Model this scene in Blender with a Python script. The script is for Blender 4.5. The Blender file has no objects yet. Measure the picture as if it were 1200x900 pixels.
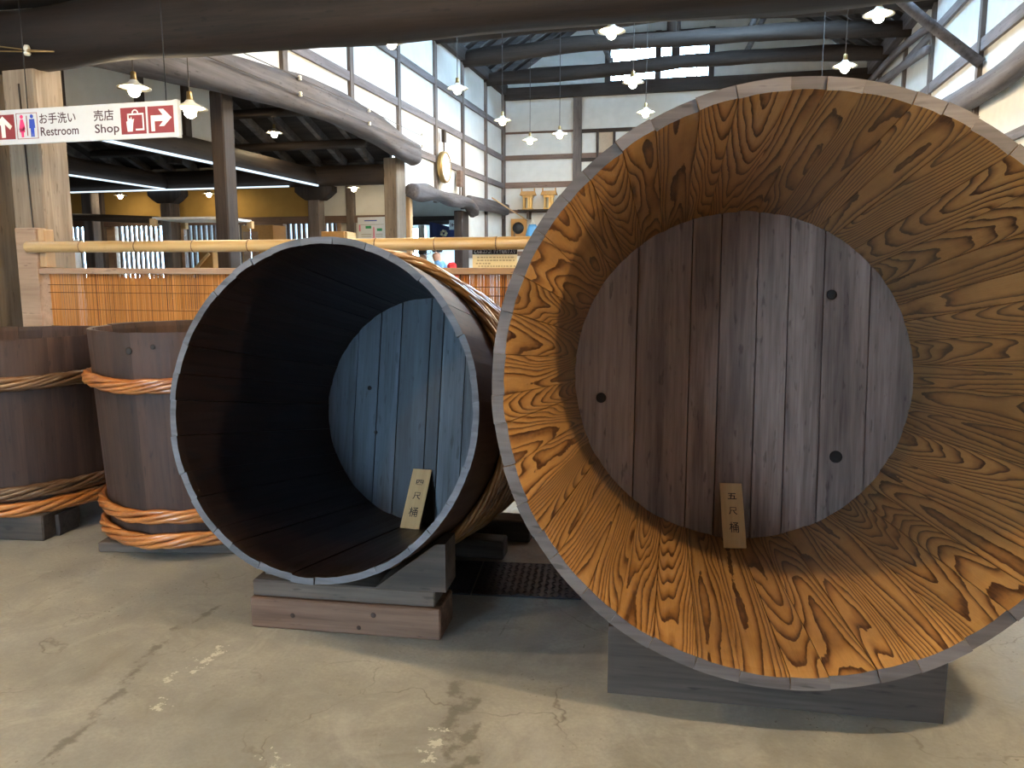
import bpy, bmesh, math, random
from mathutils import Vector, Matrix, noise
R_ = math.radians
scene = bpy.context.scene
col = scene.collection
rnd = random.Random(7)

# ------------------------------------------------------------------ camera
cam_d = bpy.data.cameras.new('camera'); cam = bpy.data.objects.new('camera', cam_d); col.objects.link(cam)
cam_d.sensor_width = 36.0; cam_d.lens = 36.0 * 924 / 1200; cam_d.clip_start = 0.05; cam_d.clip_end = 200
cam.location = (0, 0, 1.4); cam.rotation_euler = (R_(90 - 8.25), 0, R_(14.1))
scene.camera = cam

# ------------------------------------------------------------------ sky and exposure
world = bpy.data.worlds.new('sky'); scene.world = world; world.use_nodes = True
bg = world.node_tree.nodes['Background']
bg.inputs['Color'].default_value = (0.44, 0.71, 1.0, 1); bg.inputs['Strength'].default_value = 24.0
vs = scene.view_settings
vs.view_transform = 'Standard'; vs.look = 'None'; vs.gamma = 1.0; vs.use_curve_mapping = False
vs.exposure = 1.38
BULB = 250.0          # emission of one pendant bulb

# ------------------------------------------------------------------ node helpers
def new_mat(name):
    m = bpy.data.materials.new(name); m.use_nodes = True
    nt = m.node_tree; nt.nodes.clear()
    out = nt.nodes.new('ShaderNodeOutputMaterial'); b = nt.nodes.new('ShaderNodeBsdfPrincipled')
    nt.links.new(b.outputs[0], out.inputs[0])
    return m, nt, b
class N:
    """tiny node-graph helper"""
    def __init__(s, nt): s.nt = nt
    def node(s, t, **kw):
        n = s.nt.nodes.new(t)
        for k, v in kw.items(): setattr(n, k, v)
        return n
    def link(s, a, b): s.nt.links.new(a, b)
    def _in(s, sock, v):
        if v is None: return
        if isinstance(v, bpy.types.NodeSocket): s.link(v, sock)
        else: sock.default_value = v
    def math(s, op, a, b=None, c=None, clamp=False):
        n = s.node('ShaderNodeMath', operation=op, use_clamp=clamp)
        s._in(n.inputs[0], a); s._in(n.inputs[1], b); s._in(n.inputs[2], c); return n.outputs[0]
    def vmath(s, op, a, b=None):
        n = s.node('ShaderNodeVectorMath', operation=op); s._in(n.inputs[0], a); s._in(n.inputs[1], b); return n.outputs[0]
    def noise(s, vec, scale=5, detail=3, rough=.55, dist=0.0):
        n = s.node('ShaderNodeTexNoise'); s._in(n.inputs['Vector'], vec); s._in(n.inputs['Scale'], scale)
        n.inputs['Detail'].default_value = detail; n.inputs['Roughness'].default_value = rough; n.inputs['Distortion'].default_value = dist
        return n.outputs['Fac']
    def ramp(s, fac, stops, interp='LINEAR'):
        n = s.node('ShaderNodeValToRGB'); s.link(fac, n.inputs[0]); cr = n.color_ramp; cr.interpolation = interp
        while len(cr.elements) < len(stops): cr.elements.new(0.5)
        for e, (p, c) in zip(cr.elements, stops):
            e.position = p; e.color = (c, c, c, 1) if isinstance(c, (int, float)) else (*c, 1)
        return n.outputs[0]
    def mix(s, fac, a, b, mode='MIX'):
        n = s.node('ShaderNodeMix', data_type='RGBA', blend_type=mode)
        s._in(n.inputs[0], fac); s._in(n.inputs[6], a if not isinstance(a, tuple) else (*a, 1)); s._in(n.inputs[7], b if not isinstance(b, tuple) else (*b, 1))
        return n.outputs[2]
    def obj(s, scale=(1, 1, 1), loc=(0, 0, 0)):
        tc = s.node('ShaderNodeTexCoord'); mp = s.node('ShaderNodeMapping')
        s.link(tc.outputs['Object'], mp.inputs[0]); mp.inputs['Scale'].default_value = scale; mp.inputs['Location'].default_value = loc
        return mp.outputs[0]
    def rand(s): return s.node('ShaderNodeObjectInfo').outputs['Random']
    def bump(s, h, bsdf, strength=.3, dist=.01):
        n = s.node('ShaderNodeBump'); n.inputs['Strength'].default_value = strength; n.inputs['Distance'].default_value = dist
        s.link(h, n.inputs['Height']); s.link(n.outputs[0], bsdf.inputs['Normal'])
MATS = {}
def flat(name, c, rough=.6, metal=0, noise_amt=.08, nscale=30, spec=.5):
    m, nt, b = new_mat(name); g = N(nt)
    n = g.noise(g.obj(), nscale, 3)
    b.inputs['Roughness'].default_value = rough; b.inputs['Metallic'].default_value = metal
    b.inputs['Specular IOR Level'].default_value = spec
    lo = tuple(max(0, x * (1 - noise_amt)) for x in c); hi = tuple(min(1, x * (1 + noise_amt)) for x in c)
    g.link(g.ramp(n, [(.3, lo), (.7, hi)]), b.inputs['Base Color'])
    MATS[name] = m; return m
def timber(name, dark, light, axis='Z', rough=.7, vary=.25, streak=1.0, spec=.4, fine=60, coat=0):
    """sawn or hewn timber with fibres running along the given local axis"""
    m, nt, b = new_mat(name); g = N(nt)
    k = {'X': (.05, 1, 1), 'Y': (1, .05, 1), 'Z': (1, 1, .05)}[axis]
    r = g.rand()
    off = g.node('ShaderNodeCombineXYZ'); 
    for i in range(3): g.link(g.math('MULTIPLY', r, 37.0 + 11 * i), off.inputs[i])
    v = g.vmath('ADD', g.obj(k), off.outputs[0])
    a = g.noise(v, 9, 4, .6, .6); f = g.noise(v, fine, 3, .6)
    h = g.math('ADD', g.math('MULTIPLY', a, .65), g.math('MULTIPLY', f, .35))
    c = g.ramp(h, [(.34, dark), (.62, light)])
    k2 = tuple(1 if x == 1 else .22 for x in k)
    big = g.noise(g.vmath('ADD', g.obj(k2), off.outputs[0]), 5.0, 4, .6, .3)
    spk = g.ramp(g.noise(g.vmath('ADD', g.obj(k2), off.outputs[0]), 42, 2, .5), [(.64, 0.0), (.72, 1.0)])
    c = g.mix(g.math('MULTIPLY', g.ramp(big, [(.35, 0.0), (.7, 1.0)]), .45 * streak), c, tuple(x * .45 for x in dark))
    c = g.mix(g.math('MULTIPLY', spk, .6 * streak), c, tuple(x * .4 for x in dark))
    hv = g.node('ShaderNodeHueSaturation'); g.link(c, hv.inputs['Color'])
    g.link(g.math('MULTIPLY_ADD', r, vary * 2, 1 - vary), hv.inputs['Value'])
    g.link(hv.outputs[0], b.inputs['Base Color'])
    b.inputs['Roughness'].default_value = rough; b.inputs['Specular IOR Level'].default_value = spec
    b.inputs['Coat Weight'].default_value = coat; b.inputs['Coat Roughness'].default_value = .25
    g.bump(h, b, .35, .006)
    MATS[name] = m; return m
def grain(name, light, mid, dark, rings, rough=.45, su=6.0, sv=.40, coat=.15, spec=.45, vary=.16):
    """flat-sawn plank: contour-like annual rings, u across and v along the stave (UV in metres)"""
    m, nt, b = new_mat(name); g = N(nt)
    uv = g.node('ShaderNodeUVMap'); uv.uv_map = 'UVMap'
    sp = g.node('ShaderNodeSeparateXYZ'); g.link(uv.outputs[0], sp.inputs[0])
    at = g.node('ShaderNodeAttribute'); at.attribute_name = 'seed'; seed = at.outputs['Fac']
    cb = g.node('ShaderNodeCombineXYZ')
    g.link(g.math('MULTIPLY', sp.outputs[0], su), cb.inputs[0]); g.link(g.math('MULTIPLY', sp.outputs[1], sv), cb.inputs[1]); g.link(seed, cb.inputs[2])
    n1 = g.noise(cb.outputs[0], 1.0, 2.0, .42, .25)
    cw = g.node('ShaderNodeCombineXYZ')
    g.link(g.math('MULTIPLY', sp.outputs[0], 60), cw.inputs[0]); g.link(g.math('MULTIPLY', sp.outputs[1], 14), cw.inputs[1]); g.link(seed, cw.inputs[2])
    wob = g.noise(cw.outputs[0], 1.0, 2)
    r1 = g.math('FRACT', g.math('MULTIPLY', seed, 3.77)); r2 = g.math('FRACT', g.math('MULTIPLY', seed, 5.13))
    uc = g.math('ADD', sp.outputs[0], g.math('MULTIPLY', g.math('SUBTRACT', r1, .5), .09))
    par = g.math('MULTIPLY', g.math('POWER', g.math('ABSOLUTE', g.math('MULTIPLY', uc, 10.0)), 1.7), .46)
    h = g.math('ADD', g.math('ADD', g.math('MULTIPLY', n1, 1.35), par), g.math('MULTIPLY', wob, .026))
    h = g.math('ADD', h, g.math('MULTIPLY', sp.outputs[1], g.math('MULTIPLY', g.math('SUBTRACT', r2, .5), .9)))
    fr = g.math('FRACT', g.math('MULTIPLY', h, rings))
    c = g.ramp(fr, [(0, light), (.36, light), (.68, mid), (.87, dark), (.97, dark), (1.0, light)])
    cf = g.node('ShaderNodeCombineXYZ')
    g.link(g.math('MULTIPLY', sp.outputs[0], 260), cf.inputs[0]); g.link(g.math('MULTIPLY', sp.outputs[1], 9), cf.inputs[1]); g.link(seed, cf.inputs[2])
    fib = g.noise(cf.outputs[0], 1.0, 2)
    c = g.mix(g.math('MULTIPLY', g.ramp(fib, [(.4, 0.0), (.75, 1.0)]), .35), c, mid)
    st = g.noise(g.obj((1, 1, 1)), 3.0, 4)
    c = g.mix(g.math('MULTIPLY', g.ramp(st, [(.45, 0.0), (.75, 1.0)]), .4), c, tuple(x * .6 for x in mid))
    hv = g.node('ShaderNodeHueSaturation'); g.link(c, hv.inputs['Color'])
    g.link(g.math('MULTIPLY_ADD', g.math('FRACT', g.math('MULTIPLY', seed, 7.31)), 2 * vary, 1 - vary), hv.inputs['Value'])
    g.link(hv.outputs[0], b.inputs['Base Color'])
    b.inputs['Roughness'].default_value = rough; b.inputs['Coat Weight'].default_value = coat; b.inputs['Coat Roughness'].default_value = .35
    b.inputs['Specular IOR Level'].default_value = spec
    g.bump(g.math('ADD', g.math('MULTIPLY', fr, -.6), g.math('MULTIPLY', fib, .5)), b, .22, .004)
    MATS[name] = m; return m
def emit(name, c, strength):
    m = bpy.data.materials.new(name); m.use_nodes = True; nt = m.node_tree; nt.nodes.clear()
    o = nt.nodes.new('ShaderNodeOutputMaterial'); e = nt.nodes.new('ShaderNodeEmission')
    e.inputs[0].default_value = (*c, 1); e.inputs[1].default_value = strength; nt.links.new(e.outputs[0], o.inputs[0])
    MATS[name] = m; return m

# ------------------------------------------------------------------ materials
grain('stave_gold', (.43, .235, .080), (.27, .125, .036), (.045, .0145, .0045), 12)
grain('stave_black', (.014, .0062, .0045), (.010, .0045, .0035), (.005, .003, .0025), 8, rough=.4, coat=.05)
timber('rim_grey', (.070, .058, .055), (.175, .148, .138), 'X', rough=.75, vary=.2)
timber('rim_slate', (.065, .068, .078), (.155, .160, .182), 'X', rough=.6, vary=.15)
timber('tub_outer', (.045, .025, .018), (.12, .066, .046), 'Z', rough=.5, vary=.3)
timber('tub_brown', (.030, .014, .0095), (.082, .041, .028), 'Z', rough=.6, vary=.28)
timber('disc_brown', (.125, .083, .066), (.39, .275, .22), 'Y', rough=.65, vary=.16, streak=.9)
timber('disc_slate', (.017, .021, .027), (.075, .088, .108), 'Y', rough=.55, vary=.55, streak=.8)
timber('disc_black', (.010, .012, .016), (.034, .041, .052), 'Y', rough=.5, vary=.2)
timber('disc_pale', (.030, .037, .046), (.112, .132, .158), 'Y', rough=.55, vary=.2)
timber('block_weathered', (.040, .030, .024), (.135, .102, .082), 'X', rough=.8, vary=.1)
timber('hoop_orange', (.25, .068, .013), (.52, .185, .042), 'X', rough=.3, vary=.1, spec=.6, coat=.4, streak=.3)
timber('hoop_bronze', (.15, .065, .02), (.38, .20, .07), 'X', rough=.3, vary=.15, spec=.6, coat=.4)
timber('hoop_dark', (.07, .032, .014), (.20, .095, .04), 'X', rough=.35, vary=.15, spec=.6, coat=.3)
timber('block_red', (.090, .045, .028), (.27, .155, .100), 'X', rough=.75, vary=.1)
timber('block_grey', (.055, .041, .032), (.150, .112, .088), 'X', rough=.8, vary=.12)
timber('block_dark', (.022, .020, .021), (.085, .074, .070), 'X', rough=.8, vary=.1)
timber('beam_dark_x', (.011, .0065, .0045), (.040, .0245, .0165), 'X', rough=.7, vary=.15)
timber('beam_dark_y', (.014, .010, .0085), (.052, .037, .030), 'Y', rough=.7, vary=.15)
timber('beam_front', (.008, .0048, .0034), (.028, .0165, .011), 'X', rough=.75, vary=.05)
timber('post_dark', (.016, .011, .009), (.060, .042, .034), 'Z', rough=.7, vary=.2)
timber('log_grey_y', (.050, .043, .046), (.140, .124, .130), 'Y', rough=.75, vary=.08, fine=30)
timber('rail_grey_y', (.10, .085, .085), (.22, .19, .19), 'Y', rough=.7, vary=.1)
timber('rail_brown_x', (.10, .062, .045), (.20, .13, .10), 'X', rough=.7, vary=.1)
timber('stud_grey', (.085, .068, .06), (.19, .155, .14), 'Z', rough=.7, vary=.15)
timber('pillar_tan', (.17, .125, .085), (.36, .28, .20), 'Z', rough=.75, vary=.12)
timber('pillar_worn', (.10, .075, .052), (.26, .20, .145), 'Z', rough=.8, vary=.1)
timber('new_wood', (.42, .25, .12), (.60, .40, .22), 'Z', rough=.6, vary=.1)
timber('fence_rail', (.30, .19, .125), (.48, .33, .225), 'X', rough=.65, vary=.06)
timber('tag_wood', (.52, .34, .16), (.68, .47, .24), 'Y', rough=.6, vary=.03, streak=.2)
timber('bamboo', (.42, .26, .10), (.64, .44, .20), 'X', rough=.35, vary=.04, coat=.3, streak=.25, fine=25)
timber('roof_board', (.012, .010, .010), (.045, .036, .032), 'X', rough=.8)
timber('rafter_grey', (.06, .056, .056), (.17, .158, .155), 'X', rough=.7)
timber('gilt_wood', (.45, .24, .06), (.72, .45, .16), 'Z', rough=.5, streak=.3)
flat('plaster', (.60, .592, .555), .9, 0, .05, 6)
flat('pane_tan', (.40, .30, .21), .7); flat('plaster_ochre', (.36, .225, .058), .9, 0, .08, 5)
flat('sign_white', (.60, .63, .65), .4, 0, .02)
flat('maroon', (.25, .035, .045), .5); flat('pink', (.80, .05, .20), .5); flat('blue', (.03, .07, .45), .5)
flat('ink', (.012, .011, .012), .6); flat('ink_maroon', (.055, .022, .035), .6); flat('white_print', (.82, .82, .80), .6, 0, .02)
flat('paper', (.70, .62, .40), .7, 0, .04); flat('paper_white', (.80, .84, .86), .6, 0, .03)
flat('faded_print', (.36, .32, .22), .7); flat('green', (.05, .38, .16), .6); flat('pale_pink', (.80, .30, .42), .6)
flat('navy', (.012, .020, .085), .85); flat('iron', (.03, .03, .032), .5, .6); flat('enamel', (.80, .78, .70), .35)
flat('brass', (.35, .24, .10), .4, .7); flat('porcelain', (.75, .72, .62), .3); flat('cord', (.05, .04, .035), .6)
flat('plate_steel', (.055, .065, .085), .42, .75); flat('thread', (.16, .085, .03), .8); flat('plug', (.012, .009, .008), .7)
flat('knot_brown', (.045, .022, .014), .7); flat('cardboard', (.46, .25, .085), .75); flat('cloth_white', (.72, .75, .78), .9); flat('blue_vinyl', (.10, .33, .62), .35)
flat('skin', (.55, .32, .22), .55); flat('hair', (.015, .012, .011), .5); flat('shirt_blue', (.16, .36, .62), .8)
flat('trousers', (.05, .055, .075), .85); flat('red_fabric', (.60, .03, .03), .7); flat('jacket_dark', (.035, .035, .04), .85); flat('jacket_brown', (.22, .12, .07), .85)
emit('bulb_glow', (1.0, .78, .48), BULB); emit('bulb_glow_dim', (1.0, .78, .48), BULB * .35); emit('bulb_glow_mid', (1.0, .76, .44), BULB * 2.0); emit('bulb_glow_strong', (1.0, .76, .44), BULB * 3.9)
emit('edge_glare', (.66, .84, 1.0), .7)  # bluish glow standing for reflected glare on beam edges, not a lamp
m, nt, b = new_mat('glass'); g = N(nt); MATS['glass'] = m
b.inputs['Transmission Weight'].default_value = 1; b.inputs['Roughness'].default_value = .03; b.inputs['IOR'].default_value = 1.1
g.link(g.ramp(g.noise(g.obj(), 4), [(.3, (.955, .98, .985)), (.7, (.965, .985, .99))]), b.inputs['Base Color'])
m, nt, b = new_mat('reed'); g = N(nt); MATS['reed'] = m
c = g.ramp(g.noise(g.obj((90, 1, 1.2)), 1.0, 3), [(.3, (.52, .27, .085)), (.55, (.76, .45, .16)), (.75, (.86, .62, .30))])
g.link(c, b.inputs['Base Color']); b.inputs['Roughness'].default_value = .6
tr = g.node('ShaderNodeBsdfTranslucent'); g.link(c, tr.inputs[0]); ad = g.node('ShaderNodeMixShader'); ad.inputs[0].default_value = .65
g.link(b.outputs[0], ad.inputs[1]); g.link(tr.outputs[0], ad.inputs[2])
g.link(ad.outputs[0], [n for n in nt.nodes if n.type == 'OUTPUT_MATERIAL'][0].inputs[0])
# concrete floor: patches, speckle, hairline cracks, and the long worn crack lines (distances stored on the mesh)
m, nt, b = new_mat('concrete'); g = N(nt); MATS['concrete'] = m
o = g.obj()
p1 = g.noise(o, .9, 5, .6, .4); p2 = g.noise(o, 6, 5, .65); p3 = g.noise(o, 70, 3, .6)
c = g.ramp(g.math('ADD', g.math('MULTIPLY', p1, .55), g.math('MULTIPLY', p2, .45)), [(.36, (.215, .205, .18)), (.52, (.315, .302, .265)), (.66, (.40, .385, .34))])
c = g.mix(g.math('MULTIPLY', g.ramp(p3, [(.35, 0.0), (.7, 1.0)]), .4), c, (.21, .195, .16))
c = g.mix(g.math('MULTIPLY', g.ramp(g.noise(o, 3.1, 6, .7, .8), [(.52, 0.0), (.66, 1.0)]), .45), c, (.17, .158, .135))
c = g.mix(g.math('MULTIPLY', g.ramp(g.noise(o, 1.9, 6, .7, 1.2), [(.54, 0.0), (.66, 1.0)]), .35), c, (.47, .455, .41))
vo = g.node('ShaderNodeTexVoronoi', feature='DISTANCE_TO_EDGE'); vo.inputs['Scale'].default_value = 1.5
wv = g.node('ShaderNodeTexNoise'); g.link(o, wv.inputs['Vector']); wv.inputs['Scale'].default_value = 4; wv.inputs['Detail'].default_value = 4
g.link(g.vmath('ADD', o, g.vmath('SCALE', wv.outputs['Color'], None)), vo.inputs['Vector'])
for n in nt.nodes:
    if n.type == 'VECT_MATH' and n.operation == 'SCALE': n.inputs['Scale'].default_value = .35
hair = g.math('MULTIPLY', g.ramp(vo.outputs['Distance'], [(0.0, 1.0), (.007, 0.0)]), g.ramp(g.noise(o, 1.7, 2), [(.45, 0.0), (.6, 1.0)]))
c = g.mix(g.math('MULTIPLY', hair, .75), c, (.115, .10, .08))
def att(nm):
    a = g.node('ShaderNodeAttribute'); a.attribute_name = nm; return a.outputs['Fac']
w = g.noise(o, 22, 4, .65)
dk = g.math('SUBTRACT', g.math('MULTIPLY', g.math('SUBTRACT', w, .20), .062), att('crack_dark'))
c = g.mix(g.math('MULTIPLY', g.ramp(dk, [(0.0, 0.0), (.012, 1.0)]), .75), c, (.115, .104, .086))
hl = g.math('SUBTRACT', g.math('MULTIPLY', g.math('SUBTRACT', g.noise(o, 35, 3), .30), .022), att('crack_hair'))
c = g.mix(g.math('MULTIPLY', g.ramp(hl, [(0.0, 0.0), (.004, 1.0)]), .8), c, (.14, .125, .10))
wt = g.math('SUBTRACT', g.math('MULTIPLY', g.math('SUBTRACT', g.noise(o, 26, 4, .7), .44), .22), att('patch_white'))
c = g.mix(g.math('MULTIPLY', g.ramp(wt, [(0.0, 0.0), (.008, 1.0)]), .9), c, (.55, .53, .46))
sp_ = g.ramp(g.noise(o, 48, 2, .5), [(.66, 0.0), (.70, 1.0)])
c = g.mix(g.math('MULTIPLY', g.math('MULTIPLY', sp_, g.ramp(g.noise(o, 2.3, 2), [(.5, 0.0), (.62, 1.0)])), .8), c, (.12, .095, .07))
g.link(c, b.inputs['Base Color'])
g.link(g.ramp(p2, [(.3, .42), (.7, .68)]), b.inputs['Roughness'])
g.bump(g.math('ADD', g.math('MULTIPLY', p3, .3), g.math('MULTIPLY', hair, -.6)), b, .2, .01)

# ------------------------------------------------------------------ object helpers
def tag(o, label=None, cat=None, group=None, kind=None):
    if label: o['label'] = label
    if cat: o['category'] = cat
    if group: o['group'] = group
    if kind: o['kind'] = kind
    return o
def thing(name, label=None, cat=None, loc=(0, 0, 0), group=None, kind=None, mat=None):
    o = bpy.data.objects.new(name, None); col.objects.link(o); o.empty_display_size = .1
    if mat is not None: o.matrix_world = mat
    else: o.location = loc
    return tag(o, label, cat, group, kind)
def link_mesh(name, me, parent=None, loc=None):
    o = bpy.data.objects.new(name, me); col.objects.link(o)
    if parent is not None: o.parent = parent
    if loc is not None: o.location = loc
    return o
def mesh(name, verts, faces, mats, parent=None, smooth=False, mi=None, loc=None):
    me = bpy.data.meshes.new(name); me.from_pydata([tuple(v) for v in verts], [], faces)
    for mt in ([mats] if isinstance(mats, str) else mats): me.materials.append(MATS[mt])
    if mi: me.polygons.foreach_set('material_index', mi)
    if smooth: me.polygons.foreach_set('use_smooth', [True] * len(me.polygons))
    me.update()
    return link_mesh(name, me, parent, loc)
BOXF = [(0, 3, 2, 1), (4, 5, 6, 7), (0, 1, 5, 4), (1, 2, 6, 5), (2, 3, 7, 6), (3, 0, 4, 7)]
def box(name, x0, x1, y0, y1, z0, z1, mat, parent=None, bev=.0):
    """box given in the parent's frame; its own origin sits at its centre bottom"""
    cx, cy = (x0 + x1) / 2, (y0 + y1) / 2
    bm = bmesh.new()
    vs_ = [bm.verts.new((x - cx, y - cy, z - z0)) for z in (z0, z1) for x, y in ((x0, y0), (x1, y0), (x1, y1), (x0, y1))]
    for f in BOXF: bm.faces.new([vs_[i] for i in f])
    if bev: bmesh.ops.bevel(bm, geom=list(bm.edges), offset=bev, segments=1, affect='EDGES', clamp_overlap=True)
    bmesh.ops.recalc_face_normals(bm, faces=list(bm.faces))
    me = bpy.data.meshes.new(name); bm.to_mesh(me); bm.free(); me.materials.append(MATS[mat])
    return link_mesh(name, me, parent, (cx, cy, z0))
def sweep(name, pts, secs, mat, parent=None, n=14, power=2.6, jit=.0, seed=0, smooth=True, up=(0, 0, 1)):
    """hewn log: superellipse section (w, h) carried along pts"""
    o0 = Vector(pts[0]); pts = [Vector(p) - o0 for p in pts]; vs_ = []; fs = []
    up = Vector(up)
    for i, p in enumerate(pts):
        t = (pts[min(i + 1, len(pts) - 1)] - pts[max(i - 1, 0)]).normalized()
        s = t.cross(up).normalized(); u = s.cross(t).normalized(); w, h = secs[i] if isinstance(secs, list) else secs
        for k in range(n):
            a = 2 * math.pi * (k + .5) / n; ca, sa = math.cos(a), math.sin(a)
            q = (abs(ca) ** power + abs(sa) ** power) ** (-1 / power)
            j = 1 + jit * (noise.noise(Vector((p.x * 1.3 + seed * 9.1, p.y * 1.3 + ca * 1.5, p.z + sa * 1.5))) )
            vs_.append(p + s * (ca * q * w * j) + u * (sa * q * h * j))
    for i in range(len(pts) - 1):
        for k in range(n): fs.append((i * n + k, i * n + (k + 1) % n, (i + 1) * n + (k + 1) % n, (i + 1) * n + k))
    fs.append(tuple(reversed(range(n)))); fs.append(tuple((len(pts) - 1) * n + k for k in range(n)))
    o = mesh(name, vs_, fs, mat, parent, smooth, loc=o0)
    return o
def subdiv(pts, m=6):
    """Catmull-Rom resample so a few control points give a smooth log"""
    P = [Vector(p) for p in pts]; out = []
    for i in range(len(P) - 1):
        a, b_, c_, d = P[max(i - 1, 0)], P[i], P[i + 1], P[min(i + 2, len(P) - 1)]
        for k in range(m):
            t = k / m
            out.append(.5 * ((2 * b_) + (c_ - a) * t + (2 * a - 5 * b_ + 4 * c_ - d) * t * t + (3 * b_ - a - 3 * c_ + d) * t ** 3))
    return out + [P[-1]]
def lathe(name, prof, mat, parent=None, n=20, loc=None, smooth=True, closed=False):
    vs_ = []; fs = []
    for r, z in prof:
        for k in range(n): vs_.append((r * math.cos(2 * math.pi * k / n), r * math.sin(2 * math.pi * k / n), z))
    for i in range(len(prof) - 1):
        for k in range(n): fs.append((i * n + k, i * n + (k + 1) % n, (i + 1) * n + (k + 1) % n, (i + 1) * n + k))
    fs.append(tuple(reversed(range(n)))) if prof[0][0] > 1e-4 and closed else None
    if prof[-1][0] > 1e-4 and closed: fs.append(tuple((len(prof) - 1) * n + k for k in range(n)))
    return mesh(name, vs_, fs, mat, parent, smooth, loc=loc)
def tube(name, pts, r, mat, parent=None, n=8):
    return sweep(name, pts, (r, r), mat, parent, n=n, power=2.0, up=(0.013, .017, 1) if abs((Vector(pts[-1]) - Vector(pts[0])).normalized().z) < .9 else (0, 1, .01))
def poly(name, pts, mat, parent, frame, off, thick=.0015):
    """flat printed shape of a given outline: pts in metres on a face with frame (origin, ex, ey, normal)"""
    O, ex, ey, nn = frame; k = len(pts)
    base = [O + ex * x + ey * y + nn * off for x, y in pts]; top = [v + nn * thick for v in base]
    fs = [tuple(range(k)), tuple(range(k, 2 * k))] + [(i, (i + 1) % k, k + (i + 1) % k, k + i) for i in range(k)]
    o = mesh(name, base + top, fs, mat, parent)
    bm = bmesh.new(); bm.from_mesh(o.data); bmesh.ops.recalc_face_normals(bm, faces=list(bm.faces)); bm.to_mesh(o.data); bm.free()
    return o
def text(name, body, mat, parent, frame, cx, cy, w, h, off, bold=0.0, shear=0.0):
    """lettering as flat mesh, fitted to w x h metres centred on (cx, cy) of the face"""
    cu = bpy.data.curves.new('t', 'FONT'); cu.body = body; cu.resolution_u = 3; cu.offset = bold; cu.shear = shear
    t = bpy.data.objects.new('t', cu); col.objects.link(t); bpy.context.view_layer.update()
    me = bpy.data.meshes.new_from_object(t.evaluated_get(bpy.context.evaluated_depsgraph_get()))
    bpy.data.objects.remove(t)
    xs = [v.co.x for v in me.vertices]; ys = [v.co.y for v in me.vertices]
    x0, x1, y0, y1 = min(xs), max(xs), min(ys), max(ys); O, ex, ey, nn = frame
    for v in me.vertices:
        a = cx + ((v.co.x - x0) / (x1 - x0) - .5) * w; c_ = cy + ((v.co.y - y0) / (y1 - y0) - .5) * h
        v.co = O + ex * a + ey * c_ + nn * off
    me.materials.clear(); me.materials.append(MATS[mat]); me.name = name
    return link_mesh(name, me, parent)

# ------------------------------------------------------------------ floor
import bisect
def seg_d(px, py, ln):
    d = 9.0
    for (ax, ay), (bx, by) in zip(ln[:-1], ln[1:]):
        vx, vy = bx - ax, by - ay; t = max(0, min(1, ((px - ax) * vx + (py - ay) * vy) / (vx * vx + vy * vy)))
        d = min(d, math.hypot(px - ax - vx * t, py - ay - vy * t))
    return d
DARK = [[(-1.79, 1.60), (-1.86, 2.0), (-1.95, 2.28), (-2.0, 2.52), (-1.95, 2.75)], [(-.80, 2.40), (-.77, 2.3), (-.72, 2.08), (-.66, 1.98), (-.63, 1.85)], [(-.70, 2.33), (-.65, 2.12), (-.60, 2.0)]]
DARK = list(zip(DARK, (.75, .6, 1.0)))
HAIR = [[(-1.72, 1.55), (-1.79, 2.0), (-1.86, 2.3), (-1.9, 2.56), (-1.83, 2.95), (-1.7, 3.3)], [(-1.05, 1.7), (-1.16, 1.86), (-1.27, 2.02), (-1.45, 2.1), (-1.6, 2.03)], [(-2.9, 1.9), (-2.3, 1.98), (-2.0, 2.1), (-1.9, 2.0)],
        [(-.75, 1.9), (-.79, 2.3), (-.74, 2.9), (-.78, 3.1)], [(-2.5, 1.8), (-2.75, 2.4), (-2.7, 2.75), (-2.95, 3.1)], [(-.46, 2.45), (-.40, 2.6), (-.42, 2.8)], [(.9, 2.0), (1.2, 2.5), (1.3, 3.1)]]
WHITE = [[(-1.77, 2.18), (-1.74, 2.3), (-1.73, 2.42)], [(-1.68, 2.02), (-1.70, 2.08)], [(-.755, 1.95), (-.765, 2.12)], [(-1.15, 1.83), (-1.2, 1.88)]]
def lin(a, b_, n): return [a + (b_ - a) * i / n for i in range(n)]
HAIR = [(l, 1.0) for l in HAIR]; WHITE = [(l, 1.0) for l in WHITE]
xs = lin(-14, -4.5, 6) + lin(-4.5, 1.6, 130) + lin(1.6, 3.2, 3) + [3.2]
ys = lin(-7, 1.4, 6) + lin(1.4, 4.2, 70) + lin(4.2, 21, 8) + [21]
fv = [(x, y, 0) for y in ys for x in xs]; nx = len(xs)
ff = [(j * nx + i, j * nx + i + 1, (j + 1) * nx + i + 1, (j + 1) * nx + i) for j in range(len(ys) - 1) for i in range(nx - 1)]
floor = tag(mesh('floor', fv, ff, 'concrete'), 'grey-tan worn concrete floor with long cracks', kind='structure')
for nm, L in (('crack_dark', DARK), ('crack_hair', HAIR), ('patch_white', WHITE)):
    a = floor.data.attributes.new(nm, 'FLOAT', 'POINT')
    a.data.foreach_set('value', [min(seg_d(x, y, l) * k for l, k in L) for x, y, _ in fv])

# ------------------------------------------------------------------ walls
XL, XR, YB = -4.5, 2.9, 17.15
def structure(name, label=None): return thing(name, label, kind='structure')
def panel_y(parent, x, y0, y1, z0, z1, mat='plaster', t=.06, name='plaster_panel'): return box(name, x - t / 2, x + t / 2, y0, y1, z0, z1, mat, parent)
def panel_x(parent, y, x0, x1, z0, z1, mat='plaster', t=.06, name='plaster_panel'): return box(name, x0, x1, y - t / 2, y + t / 2, z0, z1, mat, parent)
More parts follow.
